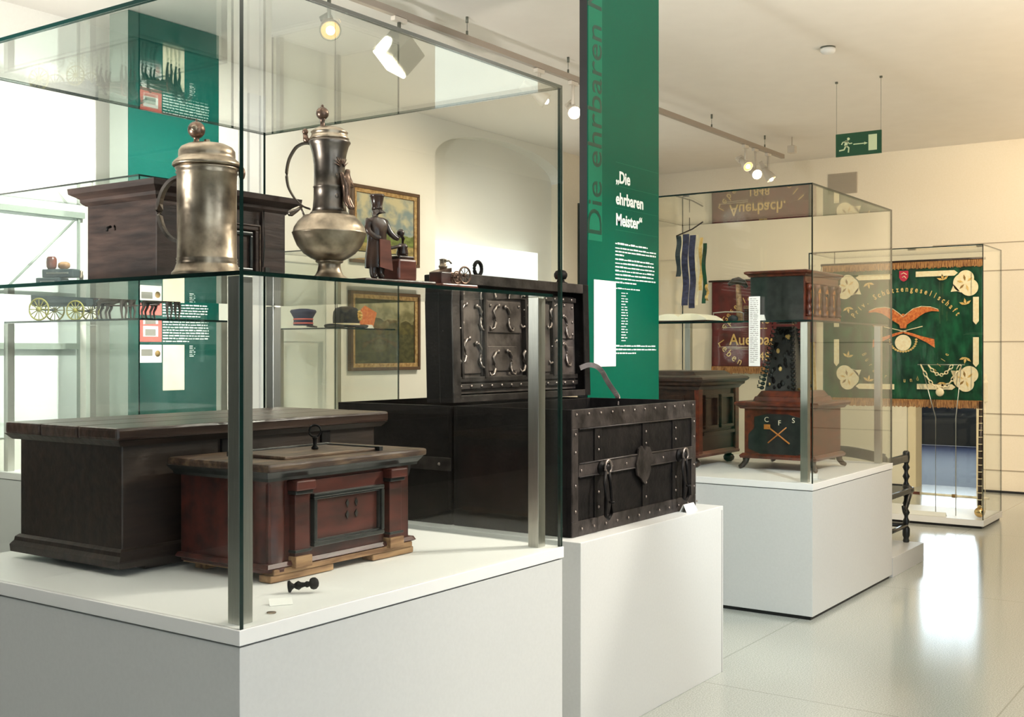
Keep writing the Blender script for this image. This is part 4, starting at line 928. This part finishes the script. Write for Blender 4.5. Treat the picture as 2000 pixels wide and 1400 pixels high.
HL, HR = .765, .655
cloth('silk_cloth', M['flaggreen'], -HR, HL, 0, HH, 0, .010, t, 90, 70, seed=3, fold=2.6)
def fringe(name, y0, y1, z0, z1, parent, x=-.014):
    b = B(); b.mats = [M['fringe']]; n = int((y1-y0)/.012); rnd = random.Random(n)
    for i in range(n):
        y = y0+(y1-y0)*(i+.5)/n; b.frustum(x-.003, x+.003, y-.0045, y+.0045, z0+rnd.uniform(0, .012), x-.003, x+.003, y-.0055, y+.0055, z1, M['fringe'])
    return b.build(name, parent=parent)
fringe('top_fringe', -HR, HL, HH-.065, HH, t); fringe('bottom_fringe', -HR, HL, -.065, .01, t)
B().tube([(.0, -HR-.02, HH+.008), (.0, HL+.02, HH+.008)], .012, M['browndark']).build('hanging_rod', parent=t)
b = B(); b.tube([(0, HL+.01, HH), (-.01, HL+.02, HH-.06), (-.01, HL+.02, HH-.10), (0, HL, HH-.09)], .004, M['pewter']); b.build('rod_hook', parent=t)
XF = -.0165
def U(u, v, o=0): return (XF-o, -u, v)     # u grows to the right on the face
XD, YD = (0, -1, 0), (0, 0, 1)
def poly(b, pts, m, o=0, th=.002): b.prism([U(u, v, o) for u, v in pts], (-th, 0, 0), m)
def disc(b, u, v, r, m, o=0, th=.002, sx=1, n=28): b.lathe([(r, 0), (r, th)], m, n, c=U(u, v, o), axis=(-1, 0, 0), smooth=False)
b = B(); b.mats = [M['goldthread']]
b.arctext('Priv. Schützengesellschaft', .068, U(-.01, .42), .555, 143, 37, XD, YD, M['goldthread'], bold=.0015, sx=.75)
b.build('gold_lettering', parent=t)
b = B(); b.mats = [M['goldthread']]
b.arctext('Bürger  und  alle', .060, U(-.01, .58), .42, 205, 335, XD, YD, M['goldthread'], inside=True, sx=.7)
b.build('lower_lettering', parent=t)
# eagle
b = B(); b.mats = [M['orange']]
wing = [(.0, .745), (.03, .775), (.09, .820), (.16, .838), (.24, .832), (.305, .808), (.312, .790), (.25, .795), (.19, .780), (.15, .755), (.11, .725), (.06, .695), (.03, .675), (0, .675)]
poly(b, [(u-.02, v) for u, v in wing], M['orange'], .001, .005); poly(b, [(-u-.02, v) for u, v in reversed(wing)], M['orange'], .001, .005)
poly(b, [(-.06, .70), (-.05, .745), (-.03, .775), (-.01, .775), (.01, .745), (.02, .70), (.005, .645), (-.045, .645)], M['orange'], .002, .008)
b.build('spread_eagle', parent=t)
b = B(); b.mats = [M['creamthread']]
for s_ in (1, -1):
    for i in range(9):
        (u0, v0), (u1, v1) = wing[min(i, 5)], wing[min(i+1, 5)]
        if i < 5: b.tube([U(s_*u0-.02, v0, .008), U(s_*u1-.02, v1, .008)], .0035, M['creamthread'], 6)
b.build('wing_edging', parent=t)
for s_ in (1, -1):
    b = B(); b.mats = [M['orange']]
    poly(b, [(s_*-.02-.02, .625), (s_*.08-.02, .600), (s_*.15-.02, .575), (s_*.27-.02, .545), (s_*.275-.02, .47), (s_*.20-.02, .52), (s_*.12-.02, .560), (s_*.0-.02, .603)], M['orange'], .001, .005)
    b.tube([U(-s_*.17-.02, .660, .006), U(s_*.03-.02, .612, .006)], .004, M['creamthread'], 6); b.build('crossed_rifle', parent=t)
b = B(); b.mats = [M['creamthread']]; disc(b, -.02, .515, .072, M['creamthread'], .006, .003); b.build('target_disc', parent=t)
b = B(); b.mats = [M['goldthread']]
for k in range(17):
    a = radians(175+k*190/16); u = -.02+.115*cos(a); v = .535+.10*sin(a)
    poly(b, [(u-.014, v), (u, v+.011), (u+.014, v), (u, v-.011)], M['goldthread'], .003 if k % 2 else .004, .002)
b.build('leaf_wreath', parent=t)
b = B(); b.mats = [M['shield']]; poly(b, [(-.055, 1.16), (.025, 1.16), (.025, 1.10), (.008, 1.075), (-.015, 1.063), (-.038, 1.075), (-.055, 1.10)], M['shield'], .002, .004)
b.tube([U(-.04, 1.13, .007), U(-.015, 1.142, .007), U(.012, 1.125, .007)], .004, M['creamthread'], 6).tube([U(-.03, 1.10, .007), U(-.01, 1.112, .007), U(.008, 1.09, .007)], .004, M['creamthread'], 6)
b.build('red_shield', parent=t)
for (u0, u1, v) in ((-.42, -.12, 1.113), (.09, .42, 1.125), (-.42, -.10, .118), (.10, .40, .124)):
    b = B(); b.mats = [M['creamthread']]; s_ = -1 if u0 < -.2 else 1
    e = .03
    poly(b, [(u0-e if s_ < 0 else u0, v), (u0, v-.024), (u1, v-.024), (u1+(e if s_ > 0 else 0), v), (u1, v+.024), (u0, v+.024)], M['creamthread'], .001, .003); b.build('border_bar', parent=t)
for (v0, v1, u) in ((.72, .92, -.63), (.33, .55, -.63), (.70, .91, .60), (.33, .56, .60)):
    b = B(); b.mats = [M['creamthread']]; poly(b, [(u-.024, v0), (u, v0-.03), (u+.024, v0), (u+.024, v1), (u-.024, v1)], M['creamthread'], .001, .003); b.build('border_bar', parent=t)
for su, sv in ((-1, 1), (1, 1), (-1, -1), (1, -1)):
    cu, cv = su*.52-.005, .615+sv*.42
    b = B(); b.mats = [M['creamthread']]
    disc(b, cu-su*.02, cv+sv*.0, .085, M['creamthread'], .001, .003); disc(b, cu+su*.03, cv-sv*.04, .075, M['creamthread'], .0012, .003); disc(b, cu, cv+sv*.04, .070, M['creamthread'], .0014, .003)
    poly(b, [(cu-su*.10, cv-sv*.01), (cu-su*.125, cv-sv*.075), (cu-su*.05, cv-sv*.07)], M['creamthread'], .001, .003)
    b.build('corner_ornament', parent=t)
    b = B(); b.mats = [M['leafbrown']]
    for q in range(5):
        a = radians(40+q*62); uu, vv = cu+.045*cos(a), cv+.045*sin(a)
        poly(b, [(uu-.028*cos(a), vv-.028*sin(a)), (uu-.010*sin(a), vv+.010*cos(a)), (uu+.030*cos(a), vv+.030*sin(a)), (uu+.010*sin(a), vv-.010*cos(a))], M['leafbrown'] if q % 2 else M['goldthread'], .0048, .002)
    b.build('ornament_leaves', parent=t)
    for du, dv in ((-su*.19, sv*.03), (su*.0, -sv*.19)):
        b = B(); b.mats = [M['goldthread']]
        for a in (20, 80, 140):
            a = radians(a)*(-sv) + (pi if su > 0 else 0); uu, vv = cu+du+.028*cos(a), cv+dv+.028*sin(a)
            poly(b, [(uu-.03*cos(a), vv-.03*sin(a)), (uu-.011*sin(a), vv+.011*cos(a)), (uu+.03*cos(a), vv+.03*sin(a)), (uu+.011*sin(a), vv-.011*cos(a))], M['goldthread'], .001, .003)
        b.build('corner_leaves', parent=t)
# things in the banner case
t = thing('guild_chain', 'cream guild chain with medallion hanging over a thin wire stand before the green banner', 'chain', (10.33, 2.64, .0755))
b = B(); b.mats = [M['steel']]; b.tube([(.0, .20, 1.315), (0, -.20, 1.315)], .004, M['steel'], 6); b.build('top_wire', parent=t)
for y in (.05, -.12):
    B().tube([(.02, y, .0), (.02, y, .85), (.01, (.17 if y > 0 else -.17), 1.315)], .004, M['steel'], 6).build('stand_leg', parent=t)
def chain(pts, name):
    b = B(); b.mats = [M['creamthread']]
    for i in range(len(pts)-1):
        c = (Vector(pts[i])+Vector(pts[i+1]))/2; d = (Vector(pts[i+1])-Vector(pts[i])); L2 = d.length*.62; d.normalize(); n = Vector((0, -d.z, d.y)) if i % 2 else Vector((1, 0, 0))
        b.tube([c + d*L2*cos(2*pi*k/10) + n*.013*sin(2*pi*k/10) for k in range(10)], .0048, M['creamthread'], 6, closed=True)
    b.build(name, parent=t)
def sag(y0, y1, z0, dz, n=14, x=-.02): return [(x, y0+(y1-y0)*k/n, z0-dz*(1-(2*k/n-1)**2)) for k in range(n+1)]
chain(sag(.165, -.165, 1.31, .20), 'outer_chain'); chain([(-.02, .10-.20*k/10, 1.31-.085*(1-(2*k/10-1)**2)) for k in range(11)], 'inner_chain')
b = B(); b.lathe([(.030, 0), (.036, .006), (.030, .012), (.012, .016)], M['creamthread'], 22, c=(-.03, 0, 1.075), axis=(-1, 0, 0)); b.build('medallion', parent=t)
t = thing('wrapped_pole', 'dark pole with gold bands and a shiny ball foot leaning in the banner case corner', 'pole', (10.36, 2.325, .0755))
b = B(); b.mats = [M['browndark']]; b.tube([(0, 0, .10), (0, -.012, 1.0)], .018, M['browndark'], 12); b.build('shaft', parent=t)
b = B(); b.mats = [M['creamthread']]
for k in range(14): b.lathe([(.0195, 0), (.0195, .006)], M['creamthread'], 14, c=(0, -.0008*k, .15+k*.06))
b.build('gold_bands', parent=t)
B().ball((0, 0, .045), .044, M['brass'], 22).lathe([(.02, .085), (.012, .095), (.02, .105)], M['brass'], 16).build('ball_foot', parent=t)
t = thing('carved_staff', 'long wooden staff with pale carved end resting low across the banner case', 'staff', (10.55, 2.33, .0755))
b = B(); b.mats = [M['rawwood']]; b.tube([(0, 1.0, .155), (0, .55, .150)], .014, M['redbrown'], 10).tube([(0, .56, .150), (0, .25, .147), (0, -.04, .145)], .011, M['cream'], 10).lathe([(.016, 0), (.016, .04)], M['leafbrown'], 12, c=(0, .27, .147), axis=(0, -1, 0)); b.build('shaft', parent=t)
for y in (.9, 0.0): B().tube([(0, y, 0), (0, y, .135)], .004, M['steel'], 8).build('support_rod', parent=t)
t = thing('staff_finial', 'pale carved finial hanging in the right side of the banner case', 'finial', (10.72, 2.36, .0755))
b = B(); b.lathe([(.022, .98), (.026, .99), (.020, 1.0), (.024, 1.02), (.022, 1.14), (.028, 1.15), (.022, 1.165), (.008, 1.18), (.018, 1.20), (.012, 1.225), (.003, 1.235)], M['creamthread'], 18); b.build('finial_head', parent=t)
B().tube([(0, 0, 0), (0, 0, .98)], .005, M['creamthread'], 8).build('stem', parent=t)
card(10.235, 2.75, .0755, 'white card lying on the floor of the banner case', .35, radians(-90))

# red banner on the far wall
t = thing('red_banner', 'dark red banner with gold words Auerbach and Leben on the far wall', 'banner', (12.90, 5.42, 1.32))
cloth('silk_cloth', M['flagred'], -.72, .60, 0, 1.04, 0, .010, t, 50, 40, seed=9, fold=2)
fringe('bottom_fringe', -.72, .60, -.085, .008, t, -.013)
B().tube([(0, -.76, 1.05), (0, .64, 1.05)], .012, M['browndark']).tube([(0, -.74, 1.05), (.075, -.74, 1.05)], .008, M['browndark']).tube([(0, .62, 1.05), (.075, .62, 1.05)], .008, M['browndark']).build('hanging_rod', parent=t)
b = B(); b.mats = [M['goldthread']]; XF = -.018
b.text('Auerbach.', .19, U(-.36, .27), XD, YD, M['goldthread'], depth=.003, sx=.92, bold=.002); b.text('zu', .12, U(.02, .46), XD, YD, M['goldthread'], depth=.003); b.text('1848.', .14, U(-.12, .085), XD, YD, M['goldthread'], depth=.003)
b.build('gold_lettering', parent=t)
b = B(); b.mats = [M['goldthread']]
b.arctext('Leben', .13, U(.06, .62), .66, 212, 243, XD, YD, M['goldthread'], inside=True, sx=.9); b.arctext('soll', .13, U(.06, .62), .66, 293, 322, XD, YD, M['goldthread'], inside=True)
b.arctext('Gesellen', .10, U(.06, .30), .52, 150, 100, XD, YD, M['goldthread'])
b.build('arched_lettering', parent=t)
b = B(); b.mats = [M['creamthread']]
b.tube([U(-.50, .245), U(-.12, .240)], .003, M['creamthread'], 6).tube([U(-.46, .225), U(-.12, .220)], .002, M['creamthread'], 6); b.build('gold_rule', parent=t)
# cream banner in a thin frame on the left, between green panel and far case
t = thing('framed_banner', 'cream cloth banner with small dark leaves in a thin dark frame', 'banner', (11.0, 6.3, 1.26))
B().box(0, .95, 0, .012, .02, 1.86, M['oil_c']).build('cloth', parent=t)
b = B(); b.mats = [M['giltdark']]; frame(b, -.02, .97, 0, 1.88, .022, -.02, .02, M['giltdark']); b.build('frame', parent=t)
b = B(); b.mats = [M['navy']]; rnd = random.Random(8)
for i in range(5):
    for j in range(9):
        x = .08+i*.19+.05*(j % 2); z = .12+j*.2
        b.prism([(x, -.001, z), (x+.03, -.001, z+.022), (x+.06, -.001, z+.012), (x+.035, -.001, z-.02)], (0, -.003, 0), M['wagon'])
b.build('leaf_pattern', parent=t, kind='stuff')
for x in (.0, .95): B().box(x-.015, x+.015, -.015, .015, -1.26, 0, M['steel']).build('stand_leg', parent=t)

# ------------------------------------------------------------------ green text panels
t = thing('exhibition_board', 'tall green exhibition panel headed „Die ehrbaren Meister“ behind the iron strongbox', 'panel', (4.995, 3.02, 0))
PW = .775
b = B(); b.mats = [M['green']]; b.box(0, PW, .004, .05, 0, 3.55, M['black']); b.build('core_board', parent=t)
B().box(0, PW, 0, .0045, 0, 3.55, M['green']).build('printed_face', parent=t)
b = B(); b.mats = [M['greenlight']]; b.box(.004, .142, -.0012, 0, 2.075, 3.5, M['greenlight']); b.build('light_band', parent=t)
b = B(); b.mats = [M['green']]; b.text('Die ehrbaren Meister', .205, (.136, -.0014, 2.095), (0, 0, 1), (-1, 0, 0), mat('dark_green_print', (.001, .045, .028), .3), depth=.001, sx=1.0); b.build('upright_title', parent=t)
for txt, z in (('„Die', 2.405), ('ehrbaren', 2.290), ('Meister“', 2.178)): B().text(txt, .088, (.285, -.001, z), (1, 0, 0), (0, 0, 1), M['whitetext'], depth=.001, sx=.95, bold=.0025).build('white_title_line', parent=t)
b = B(); b.mats = [M['greenlight']]
for z in (2.51, 2.385, 2.268, 2.150): b.box(.285, PW-.01, -.001, 0, z, z+.003, M['greenlight'])
b.build('title_rule', parent=t)
b = B(); b.mats = [M['whitetext']]
wordlines(b, (1, 0, 0), (0, 0, 1), (.28, -.0005, 2.075), .40, 1, .02, .012, M['whitetext'], .9, 1)
wordlines(b, (1, 0, 0), (0, 0, 1), (.28, -.0005, 2.052), .46, 3, .0185, .010, M['whitetext'], .2, 2); wordlines(b, (1, 0, 0), (0, 0, 1), (.28, -.0005, 1.992), .46, 7, .0205, .010, M['whitetext'], .5, 3)
wordlines(b, (1, 0, 0), (0, 0, 1), (.28, -.0005, 1.838), .27, 1, .02, .008, M['whitetext'], 1, 4)
wordlines(b, (1, 0, 0), (0, 0, 1), (.345, -.0005, 1.815), .07, 18, .0150, .007, M['whitetext'], .8, 5, .02, .05)
wordlines(b, (1, 0, 0), (0, 0, 1), (.28, -.0005, 1.530), .46, 3, .0195, .010, M['whitetext'], .5, 6)
b.build('small_print', parent=t, kind='stuff')
tag(B().box(5.050, 5.275, 3.0155, 3.0185, 1.425, 1.875, M['paper'], bev=.001).build('paper_sheet'), 'blank white paper sheet on the green text panel beside the raised chest lid', 'paper')
t = thing('exhibition_board', 'tall teal-green exhibition panel with pictures and two cream sheets, at the back left', 'panel', (4.70, 6.37, 0))
B().box(0, .76, .004, .2, 0, 3.755, M['greygreen']).build('core_board', parent=t)
B().box(0, .76, 0, .0045, 0, 3.755, M['tealpanel']).build('printed_face', parent=t)
def pic(x0, x1, z0, z1, m, name, border=None):
    b = B(); b.mats = [m]; b.box(x0, x1, -.0015, 0, z0, z1, m)
    if border: b.box(x0+.03, x1-.03, -.0025, -.001, z0+.035, z1-.045, M['paper']); b.box(x0+.045, x1-.05, -.0035, -.002, z0+.04, z0+.085, M['ink'])
    return b.build(name, parent=t)
pic(.085, .265, 1.885, 1.965, M['paper'], 'printed_picture'); pic(.085, .265, 1.57, 1.72, M['red'], 'printed_picture', 1); pic(.085, .265, 1.75, 1.83, M['red'], 'printed_picture'); pic(.085, .265, 1.43, 1.55, M['paper'], 'printed_picture')
pic(.275, .455, 1.24, 1.55, M['cream'], 'cream_sheet'); pic(.275, .455, 1.84, 2.10, M['cream'], 'cream_sheet')
b = B(); b.mats = [M['ink']]; b.box(.10, .19, -.002, -.001, 1.475, 1.52, M['ink']).lathe([(.022, 0), (.022, .001)], M['leafbrown'], 12, c=(.232, -.0015, 1.49), axis=(0, -1, 0)).box(.10, .19, -.002, -.001, 1.905, 1.935, M['ink']).lathe([(.020, 0), (.020, .001)], M['red'], 12, c=(.232, -.0015, 1.925), axis=(0, -1, 0)); b.build('picture_print', parent=t)
b = B(); b.mats = [M['whitetext']]; v3 = ((1, 0, 0), (0, 0, 1))
wordlines(b, *v3, (.275, -.0008, 1.685), .40, 7, .019, .010, M['whitetext'], .55, 7); wordlines(b, *v3, (.275, -.0008, 1.82), .40, 5, .019, .010, M['whitetext'], .8, 8); wordlines(b, *v3, (.50, -.0008, 1.54), .05, 6, .014, .007, M['whitetext'], .9, 9, .02, .04)
b.build('small_print', parent=t, kind='stuff')

# ------------------------------------------------------------------ paintings on the left wall
for nm, x0, x1, z0, z1, m, lb in (('a', 7.36, 8.28, 2.29, 2.98, 'oil_a', 'upper gilt-framed landscape painting with cloudy sky, behind the flagon and statuette'), ('b', 7.34, 8.29, 1.335, 2.05, 'oil_b', 'lower gilt-framed painting of a village street, behind the hats')):
    t = thing('framed_painting', lb, 'painting', (x0, RY1, z0), group='gilt framed paintings')
    w_, h_ = x1-x0, z1-z0
    B().box(.06, w_-.06, -.02, -.012, .06, h_-.06, M[m]).build('canvas', parent=t)
    b = B(); b.mats = [M['giltdark']]; frame(b, 0, w_, 0, h_, .03, -.045, -.001, M['giltdark']); frame(b, .025, w_-.025, .025, h_-.025, .04, -.034, -.001, M['gilt']); frame(b, .056, w_-.056, .056, h_-.056, .012, -.026, -.001, M['giltdark']); b.build('frame', parent=t)
    if nm == 'b':
        b = B(); b.mats = [M['orange']]; b.prism([(.12, -.021, .38), (.12, -.021, .52), (.20, -.021, .58), (.36, -.021, .52), (.30, -.021, .36)], (0, -.001, 0), M['orange']); b.build('painted_roof', parent=t)

# ------------------------------------------------------------------ hats
HZ = 1.6904
t = thing('dress_hat', 'black round hat with brim, cream band and gold badge on the glass shelf', 'hat', (6.73, 6.33, HZ)); t.scale = (1.15, 1.15, 1.2)
b = B(); b.mats = [M['hatblack']]
seg = 32; prof = [(.155, .020), (.15, .012), (.10, .012), (.092, .030), (.094, .07), (.090, .11), (.075, .135), (.04, .146), (.004, .148)]
b.lathe(prof, M['hatblack'], seg, smooth=True)
for v in b.bm.verts:
    r = math.hypot(v.co.x, v.co.y)
    if r > .12: v.co.z += .02*(abs(v.co.x)/.15)**2 - .012
b.build('crown', parent=t)
B().lathe([(.0935, .016), (.0955, .016), (.0955, .034), (.0935, .034)], M['creamthread'], 32).build('hat_band', parent=t)
b = B(); b.mats = [M['goldthread']]; bd = Vector((.45, -.9, 0)).normalized()
for k in range(9):
    b.ball(bd*.094 + Vector((.02*cos(k*.7), .0, .085+.026*sin(k*.7))), .011, M['goldthread'], 8)
b.ball(bd*.096 + Vector((0, 0, .085)), .014, M['goldthread'], 8); b.build('gold_badge', parent=t)
t = thing('peaked_cap', 'dark blue uniform cap with red bands, left of the round black hat', 'cap', (6.50, 6.58, HZ)); t.scale = (1.15, 1.15, 1.15)
b = B(); b.mats = [M['navy']]; b.lathe([(.068, .02), (.066, .07), (.085, .105), (.092, .115), (.085, .128), (.03, .136), (.002, .136)], M['navy'], 28); b.build('crown', parent=t)
for z in (.030, .058): B().lathe([(.067, z), (.0695, z), (.0695, z+.010), (.067, z+.010)], M['red'], 28).build('red_band', parent=t)
b = B(); b.mats = [M['hatblack']]; b.prism([(.0, -.066, .020), (.045, -.09, .010), (.02, -.115, .004), (-.03, -.115, .004), (-.055, -.085, .010)], (0, 0, .004), M['hatblack']); b.build('peak', parent=t)
card(6.96, 6.28, HZ, 'white folded card on the hat shelf, right of the round black hat', .10)

# ------------------------------------------------------------------ model wagon and horses
WZ = 1.6805
t = thing('model_wagon', 'model horse wagon with yellow-green wheels loaded with dark boxes', 'model wagon', (3.915, 5.93, WZ), rz=radians(-66))
b = B(); b.mats = [M['wagon']]; b.box(-.15, .20, -.06, .06, .085, .125, M['wagon'], bev=.004).box(-.15, .20, -.066, -.058, .10, .19, M['wagon'], bev=.002).box(-.15, .20, .058, .066, .10, .19, M['wagon'], bev=.002); b.build('wagon_bed', parent=t)
for x, r in ((-.09, .066), (.14, .058)):
    for y in (-.078, .078):
        b = B(); b.mats = [M['wheel']]; spoked(b, (x, y, r), r, .022, M['wheel'], 12, rim=.14); b.build('wheel', parent=t)
    B().tube([(x, -.078, r), (x, .078, r)], .006, M['wagon']).build('axle', parent=t)
for x0, x1, y0, y1, z0, z1 in ((-.13, .02, -.05, .05, .126, .25), (.03, .18, -.05, .05, .126, .235), (-.10, .10, -.035, .04, .251, .30)):
    b = B(); b.mats = [M['wagon']]; b.box(x0, x1, y0, y1, z0, z1, M['wagon'], bev=.006); frame(b, x0+.03, x1-.03, z0+.02, z1-.02, .004, y0-.003, y0, M['steel']); b.build('load_box', parent=t)
b = B(); b.mats = [M['redbrown']]; b.lathe([(.020, .301), (.028, .315), (.030, .34), (.028, .365), (.020, .375)], M['redbrown'], 18, c=(-.06, 0, 0)); b.build('barrel', parent=t)
b = B(); b.mats = [M['rawwood']]; b.lathe([(.016, 0), (.022, .015), (.022, .045), (.016, .06)], M['rawwood'], 16, c=(-.01, 0, .322), axis=(1, 0, 0)); b.build('barrel', parent=t)
b = B(); b.mats = [M['pewter']]; b.lathe([(.010, .236), (.012, .26), (.008, .27), (.010, .285), (.003, .292)], M['pewter'], 12, c=(.13, 0, 0)); b.build('lantern', parent=t)
B().tube([(.20, 0, .09), (.42, 0, .085), (.62, 0, .09)], .004, M['browndark']).build('shaft_pole', parent=t)
WL, WR = (3.915, 5.93), radians(-66)
def wl(x, y): return (WL[0]+x*cos(WR)-y*sin(WR), WL[1]+x*sin(WR)+y*cos(WR), WZ)
def horse(name_loc, label):
    t = thing('model_horse', label, 'model horse', name_loc, rz=WR, group='model horses harnessed to the wagon')
    n = [(-.075, 0, .135, .027), (-.03, 0, .128, .027), (.03, 0, .130, .028), (.065, 0, .140, .025), (.095, 0, .170, .015), (.112, 0, .200, .012), (.135, 0, .193, .010), (.158, 0, .176, .007)]
    e = [(0, 1), (1, 2), (2, 3), (3, 4), (4, 5), (5, 6), (6, 7)]
    for s_ in (-1, 1):
        k = len(n); n += [(-.085, s_*.018, .100, .015), (-.078, s_*.020, .078, .009), (-.094, s_*.020, .050, .007), (-.088, s_*.020, .018, .0055), (-.082, s_*.020, .006, .0075)]; e += [(0, k), (k, k+1), (k+1, k+2), (k+2, k+3), (k+3, k+4)]
        k = len(n); n += [(.062, s_*.017, .100, .012), (.066+s_*.006, s_*.018, .060, .008), (.064, s_*.018, .024, .0055), (.069, s_*.018, .006, .0075)]; e += [(3, k), (k, k+1), (k+1, k+2), (k+2, k+3)]
    skin('horse_body', n, e, M['horse'], t, sub=1)
    b = B(); b.mats = [M['horse']]; b.tube([(-.10, 0, .145), (-.118, 0, .12), (-.118, 0, .07)], [.006, .009, .004], M['hatblack'], 8); b.build('tail', parent=t)
    b = B(); b.mats = [M['hatblack']]
    for s_ in (-1, 1): b.lathe([(.004, 0), (.001, .016)], M['horse'], 6, c=(.108, s_*.006, .208))
    b.tube([(.085, 0, .185), (.10, 0, .205), (.112, 0, .215)], [.005, .007, .004], M['hatblack'], 8); b.build('mane', parent=t)
    b = B(); b.mats = [M['mahog']]; b.tube([(.066+.0, .030*cos(2*pi*k/14), .145+.034*sin(2*pi*k/14)) for k in range(14)], .005, M['mahog'], 6, closed=True); b.tube([(.06, .03, .14), (-.10, .032, .12)], .0022, M['mahog'], 5).tube([(.06, -.03, .14), (-.10, -.032, .12)], .0022, M['mahog'], 5); b.build('harness', parent=t)
    return t
h0 = horse(wl(.36, .048), 'rear horse of the model team, nearest the wagon, far side')
dup(h0, wl(.36, -.048), WR, 'rear horse of the model team, nearest the wagon, near side'); dup(h0, wl(.64, .048), WR, 'leading horse of the model team, far side'); dup(h0, wl(.64, -.048), WR, 'leading horse of the model team, near side')

# ------------------------------------------------------------------ carved chair on the platform
t = thing('carved_armchair', 'black carved chair with turned legs on the low beige platform', 'chair', (7.72, 2.33, .1302))
TC = M['ebony']
def turned(x, y, h, name):
    pr = [(.020, 0), (.024, .01), (.018, .03), (.026, .05), (.026, .10), (.016, .115)]; z = .115
    while z < h-.10: pr += [(.014, z+.01), (.026, z+.035), (.014, z+.06)]; z += .065
    pr += [(.022, h-.08), (.026, h-.05), (.024, h-.01), (.014, h)]
    B().lathe(pr, TC, 18, c=(x, y, 0)).build(name, parent=t)
turned(.645, .05, .66, 'leg'); turned(.645, .60, .66, 'leg'); turned(.12, .05, .66, 'leg'); turned(.12, .60, .66, 'leg')
b = B(); b.mats = [TC]; b.box(.08, .68, .0, .65, .36, .40, TC, bev=.01); b.build('seat', parent=t)
b = B(); b.mats = [TC]; b.box(.12, .645, .03, .07, .58, .635, TC, bev=.012); b.build('arm_rail', parent=t)
b = B(); b.mats = [TC]; b.box(.12, .645, .58, .62, .58, .635, TC, bev=.012); b.build('arm_rail', parent=t)
b = B(); b.mats = [M['redbrown']]; pts = [(.12 - .10*sin(pi*k/12), .05+.55*k/12, .64+.05*sin(pi*k/12)) for k in range(13)]; b.tube(pts, .022, TC, 10, flat=(.02, .035)); b.build('back_rail', parent=t)
b = B(); b.mats = [TC]; b.tube([(.12, .05, .12), (.645, .05, .12)], .016, TC).tube([(.645, .05, .12), (.645, .60, .12)], .016, TC).tube([(.12, .05, .12), (.12, .60, .12)], .016, TC); b.build('stretcher', parent=t)
b = B(); b.mats = [TC]; b.tube([(.64, .03, .36), (.58, .02, .34), (.54, .02, .28), (.50, .02, .24), (.46, .02, .28)], [.03, .026, .02, .016, .01], TC, 10); b.ball((.62, .035, .38), .04, TC, 12); b.build('scroll_bracket', parent=t)
